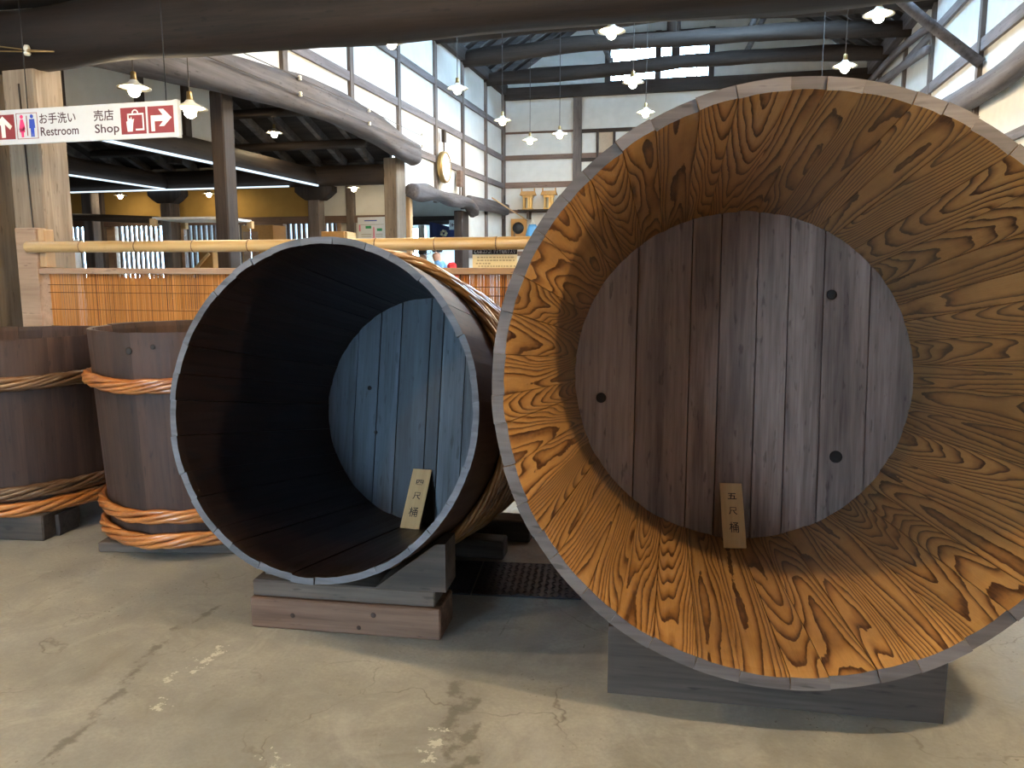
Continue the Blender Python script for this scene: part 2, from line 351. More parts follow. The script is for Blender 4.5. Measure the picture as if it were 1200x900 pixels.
# left wall: open below, white panels between grey studs and rails above
wl = structure('wall_left', 'white plaster wall with grey timber grid above the side opening')
studs = [4.72, 6.32, 7.9, 9.53, 11.1, 12.69, 14.16, 15.68, 17.02]
zr = [3.2, 3.79, 4.43, 5.12]
for i, (ya, yb) in enumerate(zip(studs[:-1], studs[1:])):
    low = {6.32: 3.05, 7.9: 3.17, 9.53: 3.23, 11.1: 3.14}.get(yb, 2.62)
    zs = [low] + [z for z in zr if z > low + .1]
    for za, zb in zip(zs[:-1], zs[1:]): panel_y(wl, XL - .03, ya, yb, za, zb)
for y in studs:
    z0 = 2.5 if y > 11.5 else 3.2
    box('stud', XL - .02, XL + .045, y - .05, y + .05, z0, 5.25, 'stud_grey', wl)
for z, y0 in ((3.2, 11.2), (3.79, 4.7), (4.43, 4.7)):
    box('rail', XL - .02, XL + .035, y0, YB, z - .055, z + .055, 'rail_grey_y', wl)
box('top_plate', XL - .12, XL + .10, 4.6, YB, 5.10, 5.32, 'beam_dark_y', wl)
for ya, yb in ((14.4, 15.68), (15.68, 17.02)): panel_y(wl, XL - .03, ya, yb, 0, 2.62)
box('stud', XL - .02, XL + .045, 15.63, 15.73, 0, 2.6, 'stud_grey', wl)
box('stud', XL - .04, XL + .05, 17.0, 17.1, 0, 3, 'post_dark', wl)
box('rail', XL - .02, XL + .04, 14.35, YB, 1.62, 1.80, 'rail_grey_y', wl)
# back wall
wb = structure('wall_back', 'white plaster end wall with brown rails and gable window')
bx_ = [-4.54, -2.87, .35, 2.95]; bz = [0, 1.7, 2.66, 3.22, 3.8, 4.3, 5.0]
for xa, xb in zip(bx_[:-1], bx_[1:]):
    for za, zb in zip(bz[:-1], bz[1:]):
        if za == 3.8 and xa == -2.87: continue
        panel_x(wb, YB + .03, xa, xb, za, zb)
for x, w_ in ((-4.5, .05), (-2.87, .09), (.35, .09), (2.85, .08)): box('stud', x - w_, x + w_, YB - .06, YB + .02, 0, 5.0, 'stud_grey', wb)
for z, h_ in ((1.75, .05), (2.66, .035), (3.22, .06), (3.8, .05), (4.32, .02)): box('rail', -4.5, 2.9, YB - .04, YB + .01, z - h_, z + h_, 'rail_brown_x', wb)
box('rail', -4.5, 2.9, YB - .12, YB + .02, 5.0, 5.24, 'beam_dark_x', wb)
panel_x(wb, YB + .03, -2.87, -2.80, 3.8, 4.3); panel_x(wb, YB + .03, -1.72, .35, 3.8, 4.3)
# gable plaster around the window opening (two sloping side panels, one top)
RX, RZ = -.8, 7.7; EZ = 5.24
def gz(x): return EZ + (RZ - EZ) * (1 - abs(x - RX) / (XR - RX if x > RX else RX - XL))
def gable(name, pts):
    v = [(x, YB, z) for x, z in pts] + [(x, YB + .06, z) for x, z in pts]; k = len(pts)
    mesh(name, v, [tuple(range(k)), tuple(reversed(range(k, 2 * k)))] + [(i, k + i, k + (i + 1) % k, (i + 1) % k) for i in range(k)], 'plaster', wb)
gable('plaster_panel', [(XL, EZ), (-2.29, EZ), (-2.29, gz(-2.29) + .19), (XL, EZ + .19)])
gable('plaster_panel', [(-.12, EZ), (XR, EZ), (XR, EZ + .19), (-.12, gz(-.12) + .19)])
gable('plaster_panel', [(-2.29, 6.2), (-.12, 6.2), (-.12, gz(-.12) + .19), (RX, RZ + .19), (-2.29, gz(-2.29) + .19)])
# gable window
w1 = structure('window_1', 'bright barred window high in the gable')
for x in (-2.25, -1.22, -.16): box('window_frame', x - .06, x + .06, YB - .03, YB + .06, 5.0, 6.22, 'post_dark', w1)
for z in (5.24, 5.62, 6.16): box('window_frame', -2.25, -.16, YB - .02, YB + .06, z - .05, z + .05, 'beam_dark_x', w1)
for i in range(11):
    x = -2.25 + (i + .5) * 2.09 / 11
    box('bar', x - .012, x + .012, YB + .01, YB + .04, 5.24, 6.16, 'post_dark', w1)
# shuttered window below it
w2 = structure('window_2', 'small window with brown paper panes in the end wall')
for i in range(3): box('pane', -2.78 + i * .35, -2.45 + i * .35, YB, YB + .03, 3.74, 4.27, 'pane_tan' if i % 2 else 'plaster', w2)
for x in (-2.80, -2.44, -2.09, -1.74): box('window_frame', x - .025, x + .025, YB - .05, YB + .02, 3.7, 4.32, 'post_dark', w2)
for z in (3.71, 4.30): box('window_frame', -2.82, -1.72, YB - .045, YB + .02, z - .035, z + .035, 'beam_dark_x', w2)
# right wall
wr = structure('wall_right', 'white plaster right wall with grey timber rails and posts')
rst = [4.6, 6.3, 8.0, 10.45, 12.68, 14.35, 16.4]
for ya, yb in zip([-3.0] + rst, rst + [YB]):
    for za, zb in ((0, 1.4), (1.4, 2.73), (2.73, 3.92), (3.92, 4.68), (4.68, 5.6)):
        panel_y(wr, XR + .03, ya, yb, za, zb)
for y in rst: box('stud', XR - .05, XR + .02, y - .05, y + .05, 0, 5.6, 'stud_grey', wr)
for z, h_ in ((1.4, .05), (2.73, .05), (3.92, .07), (4.68, .06)): box('rail', XR - .04, XR + .02, -3, YB, z - h_, z + h_, 'rail_grey_y', wr)
box('top_plate', XR - .14, XR + .1, 4.5, YB, 5.12, 5.36, 'log_grey_y', wr)
# roof of the hall: boards, rafters, ridge
roof = structure('ceiling', 'dark boarded gable roof on grey rafters')
for s, xe in ((0, XL - .3), (1, XR + .3)):
    k = (RZ - EZ) / (RX - XL if s == 0 else XR - RX); ze = EZ - k * .3 + .16
    v = [(xe, 4.4, ze), (xe, YB + .3, ze), (RX, YB + .3, RZ + .16), (RX, 4.4, RZ + .16)]; v += [(x, y, z + .05) for x, y, z in v]
    if s == 0: mesh('roof_boards', v, BOXF, 'roof_board', roof)
    else:      # unseen skylight added in the right slope, to daylight the left wall
        for ya, yb, fa, fb in ((4.4, 9.0, 0, 1), (13.0, YB + .3, 0, 1), (9.0, 13.0, 0, .3), (9.0, 13.0, .85, 1)):
            P_ = lambda f: (xe + (RX - xe) * f, ze + (RZ + .16 - ze) * f)
            (xa, za), (xb, zb) = P_(fa), P_(fb)
            q = [(xa, ya, za), (xa, yb, za), (xb, yb, zb), (xb, ya, zb)]; q += [(x, y, z + .05) for x, y, z in q]
            mesh('roof_boards', q, BOXF, 'roof_board', roof)
    for i in range(26):
        y = 4.6 + i * .5
        sweep('rafter', [(xe + (.25 if s == 0 else -.25), y, EZ + .06), (RX, y, RZ + .06)], (.035, .05), 'rafter_grey', roof, n=4, power=8, smooth=False)
sweep('ridge_beam', [(RX, 4.4, RZ - .05), (RX, YB, RZ - .05)], (.09, .12), 'beam_dark_y', roof, n=8, power=6)
for x in (-2.6, 1.05): sweep('purlin', [(x, 4.4, gz(x) - .03), (x, YB, gz(x) - .03)], (.07, .08), 'beam_dark_y', roof, n=8)
gf = [(XL, 4.5, 2.95), (XR, 4.5, 2.95), (XR, 4.5, EZ), (RX, 4.5, RZ), (XL, 4.5, EZ)]
# trusses: hewn tie beam with struts
ties = [8.0, 9.6, 11.15, 12.72, 14.22, 15.72]
names_tie = ['first', 'second', 'third', 'fourth', 'fifth', 'sixth']
for i, y in enumerate(ties):
    t = thing('tie_beam', f'{names_tie[i]} dark hewn roof tie beam counted from the big front beam', 'beam', (0, y, 5.0))
    pts = subdiv([(XL - .05, 0, .14), (-2.6, 0, .20 + .06 * math.sin(i * 2.1)), (-.6, 0, .24), (1.4, 0, .20 + .05 * math.sin(i * 1.7)), (XR + .05, 0, .16)], 5)
    sweep('log', pts, (.11, .13), 'beam_dark_x', t, n=12, jit=.35, seed=i)
    for x, xt in ((-2.0, -2.55), (.45, 1.0)): sweep('strut', [(x, 0, .30), (xt, 0, gz(xt) - 5.0 - .08)], (.05, .05), 'rafter_grey', t, n=6, power=5, up=(0, 1, 0))
    sweep('king_post', [(RX, 0, .32), (RX, 0, RZ - 5.15)], (.08, .08), 'post_dark', t, n=6, power=5, up=(0, 1, 0))
# low ceiling of the front bay, open towards the entrance behind the viewer
lc = structure('ceiling_front', 'dark boarded low ceiling over the tubs')
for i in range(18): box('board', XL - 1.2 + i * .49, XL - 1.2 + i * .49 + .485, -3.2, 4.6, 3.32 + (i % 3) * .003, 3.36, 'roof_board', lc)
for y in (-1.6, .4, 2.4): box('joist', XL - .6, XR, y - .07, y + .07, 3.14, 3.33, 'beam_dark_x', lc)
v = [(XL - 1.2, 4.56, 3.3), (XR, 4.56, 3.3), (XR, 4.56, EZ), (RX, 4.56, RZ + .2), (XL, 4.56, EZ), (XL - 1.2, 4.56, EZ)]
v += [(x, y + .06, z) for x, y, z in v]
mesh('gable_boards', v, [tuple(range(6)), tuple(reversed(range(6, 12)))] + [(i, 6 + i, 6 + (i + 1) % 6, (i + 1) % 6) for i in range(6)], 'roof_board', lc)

# walls around the front bay: entrance doorway behind the viewer
we = structure('wall_front', 'entrance wall with a half-open doorway')
for xa, xb, za, zb in ((-5.75, -3.6, 0, 3.35), (-3.6, -2.5, 2.1, 3.35), (-3.6, -2.5, 0, .7), (-2.5, 2.95, 0, 3.35)): panel_x(we, -3.2, xa, xb, za, zb)
wq = structure('wall_front_left', 'plaster wall of the front bay'); panel_y(wq, -5.72, -3.2, 4.0, 0, 3.35)
# ------------------------------------------------------------------ big front beam and posts
t = thing('front_beam', 'massive dark hewn beam spanning the room above the tubs', 'beam', (-5.2, 4.45, 2.71))
pts = subdiv([(0, 0, .17), (1.0, -.01, .16), (1.6, 0, .19), (2.6, .01, .20), (4.2, 0, .19), (6.0, .01, .20), (8.1, 0, .20)], 7)
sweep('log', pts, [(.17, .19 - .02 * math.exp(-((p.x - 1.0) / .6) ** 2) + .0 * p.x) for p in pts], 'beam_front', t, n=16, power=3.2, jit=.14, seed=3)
lathe('insulator', [(.016, 0), (.022, .012), (.012, .024), (.022, .036), (.014, .06)], 'porcelain', t, 12, (1.02, -.19, .01), closed=True)
for dz in (.0, .035): tube('wire', [(.35, -.19, .12 + dz), (.75, -.20, .05 + dz), (1.02, -.20, .03 + dz * .3), (1.22, -.19, .02)], .004, 'brass', t, 6)
t = thing('upper_beam', 'dark squared beam lying on the massive front beam', 'beam', (-5.2, 4.36, 3.06))
sweep('log', subdiv([(0, 0, .13), (3, .02, .13), (8.1, 0, .13)], 8), (.13, .13), 'beam_front', t, n=14, power=4, jit=.1, seed=8)
def post(name, label, x, y, w, d, z0, z1, mat, parts=()):
    t = thing(name, label, 'post', (x, y, z0)); box('shaft', -w / 2, w / 2, -d / 2, d / 2, 0, z1 - z0, mat, t, .012); return t
t = post('pillar', 'light tan squared pillar behind the new wood fence post', -4.44, 4.55, .26, .24, 0, 2.75, 'pillar_tan')
tube('wire', [(.02, -.125, .9), (.03, -.125, 1.6), (.01, -.125, 2.6)], .006, 'cord', t, 6)
post('pillar', 'dark weathered pillar leaning on the light tan pillar', -4.80, 4.42, .30, .26, 0, 2.75, 'pillar_worn')
post('pillar', 'brown squared post carrying the far end of the grey arched log', -4.50, 10.95, .20, .34, 0, 2.98, 'pillar_worn')
post('pillar', 'dark split post under the middle of the grey arched log', -4.52, 6.80, .14, .18, 0, 3.05, 'post_dark')
post('pillar', 'pale new slat post beside the brown squared post', -4.44, 11.34, .08, .10, 0, 2.5, 'new_wood')
post('pillar', 'dark grey post under the end of the crooked lintel log', -4.50, 14.1, .16, .40, 0, 2.46, 'post_dark')
# arched log on the left wall and the second crooked one
t = thing('arched_log', 'grey hewn arched log beam running along the left wall', 'beam', (-4.31, 4.75, 2.8))
pts = subdiv([(0, 0, .16), (0, .6, .24), (0, 1.3, .30), (0, 2.2, .37), (0, 3.1, .44), (0, 4.0, .47), (0, 4.6, .44), (0, 5.4, .38), (0, 6.0, .30), (0, 6.5, .28)], 6)
sweep('log', pts, [(.12, .15 + .045 * math.sin(min(1, p.y / 6.5) * math.pi)) for p in pts], 'log_grey_y', t, n=18, power=3.0, jit=.16, seed=5)
for y in (2.9, 4.6, 6.45):
    for dz in (.36, .52): lathe('insulator', [(.018, 0), (.022, .01), (.012, .02), (.022, .03), (.015, .045)], 'porcelain', t, 10, (.15, y, dz), closed=True)
for dz in (.38, .54): tube('wire', [(.14, .3, dz - .02), (.15, 2.9, dz), (.15, 4.6, dz), (.15, 6.45, dz - .02)], .005, 'cord', t, 6)
t = thing('crooked_log', 'crooked grey lintel log over the far side opening', 'beam', (-4.32, 11.15, 2.4))
pts = subdiv([(0, 0, .14), (0, .6, .17), (0, 1.2, .18), (0, 1.8, .17), (0, 2.4, .19), (0, 2.8, .18), (0, 3.15, .06)], 6)
sweep('log', pts, [(.11, .105 + .02 * math.sin(p.y * 4)) for p in pts], 'log_grey_y', t, n=14, power=2.4, jit=.25, seed=11)
t = thing('wall_beam', 'heavy grey beam on the left wall reaching the far corner', 'beam', (-4.42, 14.3, 2.52))
sweep('log', subdiv([(0, 0, .12), (0, 1.4, .16), (0, 2.8, .18)], 6), (.07, .12), 'log_grey_y', t, n=12, power=3.5, jit=.1, seed=12)
t = thing('wall_log', 'heavy grey split log along the right wall', 'beam', (2.80, 8.2, 3.2))
sweep('log', subdiv([(0, 0, .22), (0, 1.2, .15), (0, 2.6, .17), (0, 3.6, .22), (0, 5.0, .3)], 6), (.09, .14), 'log_grey_y', t, n=14, power=3.2, jit=.14, seed=14)
t = thing('brace', 'grey diagonal brace between right wall post and roof tie', 'beam', (2.80, 10.33, 3.75))
sweep('log', [(.06, 0, -.05), (-.5, .02, .42), (-1.0, 0, .86)], (.05, .085), 'log_grey_y', t, n=10, power=4, up=(0, 1, 0))
for k, (y0, z0, y1, z1, lab) in enumerate([(12.6, 4.44, 16.6, 4.79, 'straight bluish rail sloping along the right wall'), (12.4, 4.72, 17.0, 4.97, 'curved grey rail below the right wall plate')]):
    t = thing('brace', lab, 'beam', (2.808, y0, z0))
    sweep('log', subdiv([(0, 0, 0), (0, (y1 - y0) / 2, (z1 - z0) / 2 + (.08 if k else 0)), (0, y1 - y0, z1 - z0)], 5), (.04, .055), 'rail_grey_y', t, n=12, power=6)

# ------------------------------------------------------------------ side aisle (shop)
AX = -5.76
wa = structure('wall_aisle', 'white plaster panels above the dark aisle beam')
for ya, yb in ((4.6, 6.15), (6.15, 7.2), (7.2, 7.95), (7.95, 8.72)): panel_y(wa, AX - .02, ya + .02, yb - .02, 2.85, 4.6)
for y in (6.15, 7.2, 7.95, 8.72): box('stud', AX - .05, AX + .05, y - .055, y + .055, 2.85, 4.6, 'post_dark', wa)
t = thing('aisle_beam', 'dark squared beam running along the shop aisle', 'beam', (AX, 4.6, 2.62))
sweep('log', subdiv([(0, 0, .12), (0, 3, .13), (0, 6.5, .13)], 6), (.11, .12), 'beam_dark_y', t, n=10, power=5)
box('glare_strip', .10, .125, .8, 6.2, -.012, .012, 'edge_glare', t)  # glare on the beam's lower edge, made as a glowing strip
t = thing('aisle_beam', 'dark cross beam at the far end of the shop aisle', 'beam', (-9, 10.9, 2.62))
sweep('log', subdiv([(-4, 0, .14), (0, 0, .14), (4.5, 0, .14)], 6), (.12, .14), 'beam_dark_x', t, n=10, power=5)
box('glare_strip', -2.6, 2.9, -.14, -.12, -.012, .008, 'edge_glare', t)  # glowing strip in place of glare on the cross beam edge
t = thing('aisle_beam', 'dark beam over the bracketed aisle post with ochre wall behind', 'beam', (-8.27, 6.5, 2.62))
sweep('log', subdiv([(0, 0, .12), (0, 2, .13), (0, 4.3, .12)], 6), (.10, .12), 'beam_dark_y', t, n=10, power=5)
box('glare_strip', .09, .115, 1.5, 4.2, -.01, .01, 'edge_glare', t)  # edge glare again, as a thin glowing bar
def bracket_post(x, y, label, mat):
    t = thing('bracket_post', label, 'post', (x, y, 0)); box('shaft', -.09, .09, -.09, .09, 0, 2.42, mat, t, .01)
    v = [(-.30, .62), (.30, .62), (.30, .54), (.20, .46), (.13, .42), (-.13, .42), (-.20, .46), (-.30, .54)]
    k = len(v); V = [(a, -.09, c_ + 2.0) for a, c_ in v] + [(a, .09, c_ + 2.0) for a, c_ in v]
    mesh('bracket', V, [tuple(range(k)), tuple(reversed(range(k, 2 * k)))] + [(i, k + i, k + (i + 1) % k, (i + 1) % k) for i in range(k)], 'post_dark', t)
bracket_post(AX, 10.95, 'dark post with wide carved bracket beneath the aisle corner', 'stud_grey')
bracket_post(-8.27, 10.9, 'dark post with carved bracket against the ochre wall', 'stud_grey')
post('pillar', 'dark post before the ochre wall beside the barred window', -10.25, 11.5, .2, .2, 0, 2.7, 'stud_grey')
post('pillar', 'reddish brown pillar deep in the shop aisle', -8.9, 9.1, .28, .28, 0, 2.8, 'post_dark')
# aisle roof with rafters falling away from the viewer
ar = structure('ceiling_aisle', 'dark sloping aisle roof on grey rafters')
def az(y): return 2.92 + (10.9 - y) * .364
v = [(-13.2, 4.2, az(4.2) + .1), (-4.55, 4.2, az(4.2) + .1), (-4.55, 11.0, az(11.0) + .1), (-13.2, 11.0, az(11) + .1)]; v += [(x, y, z + .05) for x, y, z in v]
mesh('roof_boards', v, BOXF, 'roof_board', ar)
for i in range(16):
    x = -4.85 - i * .42
    sweep('rafter', [(x, 5.0, az(5.0) + .04), (x, 11.0, az(11.0) + .04)], (.04, .055), 'rafter_grey', ar, n=4, power=8, smooth=False)
for i, y in enumerate((9.4, 10.2)): sweep('purlin', [(-9, y, az(y) - .08), (-4.6, y, az(y) - .08)], (.05, .06), 'beam_dark_x', ar, n=6, power=6)
for (x, y) in ((-6.2, 9.4), (-7.0, 9.4)): box('short_post', x - .07, x + .07, y - .07, y + .07, 2.8, az(y), 'post_dark', ar)
v = [(-13.2, 10.95, 2.95), (-4.58, 10.95, 2.95), (-4.58, 20.2, 3.1), (-13.2, 20.2, 3.1)]; v += [(x, y, z + .05) for x, y, z in v]
mesh('flat_boards', v, BOXF, 'roof_board', ar)
for i in range(9): box('rafter_end', -6.9 + i * .25, -6.82 + i * .25, 11.0, 12.4, 2.80, 2.92, 'rafter_grey', ar)
# far aisle wall with barred windows
wf = structure('wall_aisle_back', 'ochre and white far wall of the shop aisle')
segs = [(-11.85, -10.97), (-10.64, -9.42), (-9.20, -8.36), (-8.14, -7.72), (-7.22, -6.62), (-6.52, -6.15)]
edge = [-13.2] + [e for s in segs for e in s] + [-5.25]
for i in range(0, len(edge), 2): panel_x(wf, 12.53, edge[i], edge[i + 1], 0, 2.2, 'plaster' if edge[i] > -6.7 else 'fence_rail')
for s in segs: panel_x(wf, 12.53, s[0], s[1], 0, 1.25, 'fence_rail')
for xa, xb in ((-13.2, -10.9), (-10.9, -9.33), (-9.33, -8.27), (-8.27, -6.62)): panel_x(wf, 12.53, xa, xb, 2.2, 2.95, 'plaster_ochre')
for xa, xb in ((-6.62, -5.92), (-5.92, -5.25)): panel_x(wf, 12.53, xa, xb, 2.2, 2.95, 'plaster')
for x in (-10.9, -9.33, -6.62, -5.92): box('stud', x - .07, x + .07, 12.42, 12.52, 0, 2.95, 'stud_grey', wf)
box('rail', -13.2, -5.25, 12.435, 12.52, 2.18, 2.30, 'rail_brown_x', wf)
for k, s in enumerate(segs):
    w_ = structure(f'window_{k + 3}', 'bright barred aisle window')
    for x in s: box('window_frame', x - .03, x + .03, 12.45, 12.56, 1.22, 2.2, 'fence_rail', w_)
    nb = max(3, round((s[1] - s[0]) / .105))
    for i in range(1, nb):
        x = s[0] + (s[1] - s[0]) * i / nb
        box('bar', x - .022, x + .022, 12.48, 12.53, 1.25, 2.2, 'stud_grey', w_)
# outer walls of the aisle and the passage beyond it
wo = structure('wall_aisle_outer', 'far left outer wall of the aisle')
panel_y(wo, -13.2, 3.9, 12.5, 0, 6)
panel_x(wo, 4.0, -13.2, -5.1, 0, 6, 'roof_board')
wp = structure('wall_passage', 'pale wall and dark lintel of the far passage')
panel_x(wp, 16.53, -7.6, -4.58, 2.50, 3.1); box('lintel', -7.6, -4.58, 16.38, 16.5, 2.36, 2.54, 'beam_dark_x', wp)
panel_x(wp, 19.6, -7.2, -4.58, 0, 3.1); panel_x(wp, 19.6, -9.4, -7.95, 0, 3.1); panel_x(wp, 19.6, -7.95, -7.2, 0, 1.5); panel_x(wp, 19.6, -7.95, -7.2, 2.45, 3.1)
panel_y(wp, -9.4, 12.6, 19.6, 0, 3.1)
for x in (-6.95, -6.45): box('stud', x - .07, x + .07, 17.2, 17.3, 0, 2.5, 'pillar_worn', wp)
box('rail', -7.5, -6.3, 19.4, 19.5, 2.0, 2.12, 'beam_dark_x', wp)

# ------------------------------------------------------------------ tubs
def tub(name, label, M, R, r, D, th, chime, nst, m_in, m_out, m_rim, m_disc, joints, hoops, seed, dmats=None, group=None, rim_jit=.003, hub=0):
    """local z points out of the mouth, origin at the middle of the bottom boards' inner face; R outer mouth radius, r inner radius at the bottom"""
    rg = random.Random(seed)
    t = thing(name, label, 'tub', mat=M, group=group)
    def rin(z): return r + (R - th - r) * z / D
    wid = [rg.uniform(.72, 1.3) for _ in range(nst)]; tot = sum(wid); a = rg.uniform(0, 1)
    for i in range(nst):
        a0 = a; a1 = a + 2 * math.pi * wid[i] / tot; a = a1; ns = 3
        dz = rg.uniform(-rim_jit, rim_jit); dr = rg.uniform(-rim_jit, rim_jit) * .6
        gi = .0011 / rin(D); vs_ = []; uvs = []
        zl = [-chime, D * .5, D * .97, D + dz]
        for z in zl:
            for s in range(ns + 1):
                f = s / ns; an = a0 + gi + (a1 - a0 - 2 * gi) * f; ri = rin(z) + dr
                bul = .0022 * (1 - (2 * f - 1) ** 2)
                q = ri + bul - (.0 if z < D * .99 else -.003)
                vs_.append((q * math.cos(an), q * math.sin(an), z - (0 if z < D * .99 else .002)))
            for s in range(ns + 1):
                f = s / ns; an = a0 + (a1 - a0) * f; ro = rin(z) + th + dr * .5
                vs_.append((ro * math.cos(an), ro * math.sin(an), z))
        w = 2 * (ns + 1); fs = []; mi = []
        for j in range(len(zl) - 1):
            o0, o1 = j * w, (j + 1) * w
            for s in range(ns): fs.append((o0 + s + 1, o0 + s, o1 + s, o1 + s + 1)); mi.append(0)
            for s in range(ns + 1, w - 1): fs.append((o0 + s, o0 + s + 1, o1 + s + 1, o1 + s)); mi.append(1)
            fs.append((o0, o0 + ns + 1, o1 + ns + 1, o1)); mi.append(0)
            fs.append((o0 + w - 1, o0 + ns, o1 + ns, o1 + w - 1)); mi.append(0)
        o1 = (len(zl) - 1) * w
        for s in range(ns):
            fs.append((o1 + s, o1 + s + ns + 1, o1 + s + ns + 2, o1 + s + 1)); mi.append(2)
            fs.append((s + 1, s + ns + 2, s + ns + 1, s)); mi.append(1)
        o = mesh('stave', vs_, fs, [m_in, m_out, m_rim], t, False, mi)
        me = o.data; at = me.attributes.new('seed', 'FLOAT', 'POINT'); sd = i * 3.17 + seed
        at.data.foreach_set('value', [sd] * len(vs_))
        uv = me.uv_layers.new(name='UVMap'); mid = (a0 + a1) / 2
        for lp in me.loops:
            x, y, z = vs_[lp.vertex_index]; an = math.atan2(y, x) - mid; an = (an + math.pi) % (2 * math.pi) - math.pi
            uv.data[lp.index].uv = (an * r * .95, z - D / 2)
    # bottom boards
    js = [-1] + joints + [1]; dth = th
    for bi, (x0, x1) in enumerate(zip(js[:-1], js[1:])):
        xa, xb = x0 * (r + .006) + .0012, x1 * (r + .006) - .0012; q = []; rr = r + .006; nn_ = 8
        xsn = [xa + (xb - xa) * k / nn_ for k in range(nn_ + 1)]
        up = [(x, math.sqrt(max(0, rr * rr - x * x))) for x in xsn]; q = [(x, -y) for x, y in up] + list(reversed(up))
        q = [p for k, p in enumerate(q) if k == 0 or (abs(p[0] - q[k - 1][0]) + abs(p[1] - q[k - 1][1])) > 1e-4]
        k = len(q); dz = rg.uniform(-.003, .002)
        xm = (xa + xb) / 2; V = [(x - math.copysign(.0016, x - xm) * (abs(x - xm) > (xb - xa) * .45), y, dz) for x, y in q] + [(x + math.copysign(.0016, x - xm), y, dz - dth) for x, y in q]
        mesh('bottom_board', V, [tuple(range(k)), tuple(reversed(range(k, 2 * k)))] + [(i, k + i, k + (i + 1) % k, (i + 1) % k) for i in range(k)], dmats[bi] if dmats else m_disc, t)
    # twisted bamboo hoops
    for (z, rs, nstr, sr, mt) in hoops:
        R0 = rin(z) + th + rs + sr * .75; nseg = 150; V = []; F = []; ns_ = 5; slope = (R - th - r) / D
        for k in range(nstr):
            b0 = len(V); turns = max(3, round(2 * math.pi * R0 / .75)); ph = rg.uniform(-.25, .25)
            for s in range(nseg):
                th_ = 2 * math.pi * s / nseg; wob = .006 * math.sin(th_ * 3 + seed) + .004 * math.sin(th_ * 7 + z * 9)
                p_ = 2 * math.pi * k / nstr + ph + turns * th_
                cr, cz = R0 + rs * math.cos(p_) * .7, z + wob + rs * 1.35 * math.sin(p_)
                for j in range(ns_):
                    e = 2 * math.pi * j / ns_ + p_
                    rr_ = cr + sr * math.cos(e); V.append((rr_ * math.cos(th_), rr_ * math.sin(th_), cz + sr * 1.2 * math.sin(e)))
            for s in range(nseg):
                s2 = (s + 1) % nseg
                # closing the helix keeps strand k because turns is whole
                for j in range(ns_): F.append((b0 + s * ns_ + j, b0 + s2 * ns_ + j, b0 + s2 * ns_ + (j + 1) % ns_, b0 + s * ns_ + (j + 1) % ns_))
        mesh('hoop', V, F, mt, t, True)
    return t
def tub_frame(c, yw, pt, D):
    """frame of a tub lying on its side: mouth centre c, axis into the tub with yaw yw and pitch pt"""
    ax = Vector((math.sin(yw) * math.cos(pt), math.cos(yw) * math.cos(pt), math.sin(pt)))
    z = -ax; x = Vector((0, 0, 1)).cross(z).normalized(); y = z.cross(x)
    o = Vector(c) + ax * D
    return Matrix(((x.x, y.x, z.x, o.x), (x.y, y.y, z.y, o.y), (x.z, y.z, z.z, o.z), (0, 0, 0, 1)))
BD = 1.629; BM = tub_frame((.239, 2.437, 1.057), -.06, -.111, BD)
big = tub('wooden_tub', 'huge golden-grained wooden tub lying on its side with mouth open', BM, .907, .813, BD, .042, .05, 46, 'stave_gold', 'tub_outer', 'rim_grey', 'disc_brown',
          [-.614, -.29, -.118, .10, .281, .48, .74], [(1.0, .020, 7, .013, 'hoop_orange'), (.89, .020, 7, .013, 'hoop_orange'), (.55, .020, 7, .013, 'hoop_orange'), (.19, .007, 6, .006, 'hoop_orange'), (.06, .006, 6, .005, 'hoop_orange')], 3, rim_jit=.006)
for x, y, rr in ((-.675, -.13, .026), (.43, .405, .024), (.475, -.385, .03)): lathe('plug', [(rr, 0), (rr, .004), (rr * .8, .006), (0, .006)], 'plug', big, 14, (x, y, .0))
SD = 1.114; SM = tub_frame((-1.44, 2.668, .877), .048, -.173, SD)
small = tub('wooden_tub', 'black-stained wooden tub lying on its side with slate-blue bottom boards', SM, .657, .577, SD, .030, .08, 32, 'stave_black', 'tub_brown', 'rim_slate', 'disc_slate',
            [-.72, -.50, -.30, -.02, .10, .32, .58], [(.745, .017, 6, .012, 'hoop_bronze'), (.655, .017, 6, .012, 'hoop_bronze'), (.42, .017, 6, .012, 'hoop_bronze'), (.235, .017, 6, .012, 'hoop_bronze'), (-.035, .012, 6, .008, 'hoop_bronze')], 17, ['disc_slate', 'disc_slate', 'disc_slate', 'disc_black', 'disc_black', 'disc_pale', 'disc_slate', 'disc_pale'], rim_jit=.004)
for x, y, rr in ((-.34, .10, .012), (-.29, -.13, .010)): lathe('plug', [(rr, 0), (rr, .004), (0, .005)], 'plug', small, 10, (x, y, .0))
def up_frame(x, y, z, rot): return Matrix.Translation((x, y, z)) @ Matrix.Rotation(rot, 4, 'Z')
tB = tub('wooden_tub', 'upright brown tub with three glossy orange bamboo hoops', up_frame(-2.63, 3.62, .12, .4), .505, .435, .99, .026, .07, 24, 'tub_brown', 'tub_brown', 'rim_grey', 'tub_brown',
         [-.5, -.1, .3, .65], [(.745, .018, 7, .011, 'hoop_orange'), (.105, .016, 5, .013, 'hoop_orange'), (-.015, .018, 5, .014, 'hoop_orange')], 29)
tA = tub('wooden_tub', 'upright dark brown tub with dull upper hoops and orange foot hoop', up_frame(-3.82, 3.60, .18, 1.2), .55, .51, .87, .026, .04, 24, 'tub_brown', 'tub_brown', 'tub_brown', 'tub_brown',
         [-.5, -.1, .3, .65], [(.655, .018, 7, .012, 'hoop_dark'), (.085, .018, 7, .012, 'hoop_dark'), (.0, .018, 5, .014, 'hoop_orange')], 41)
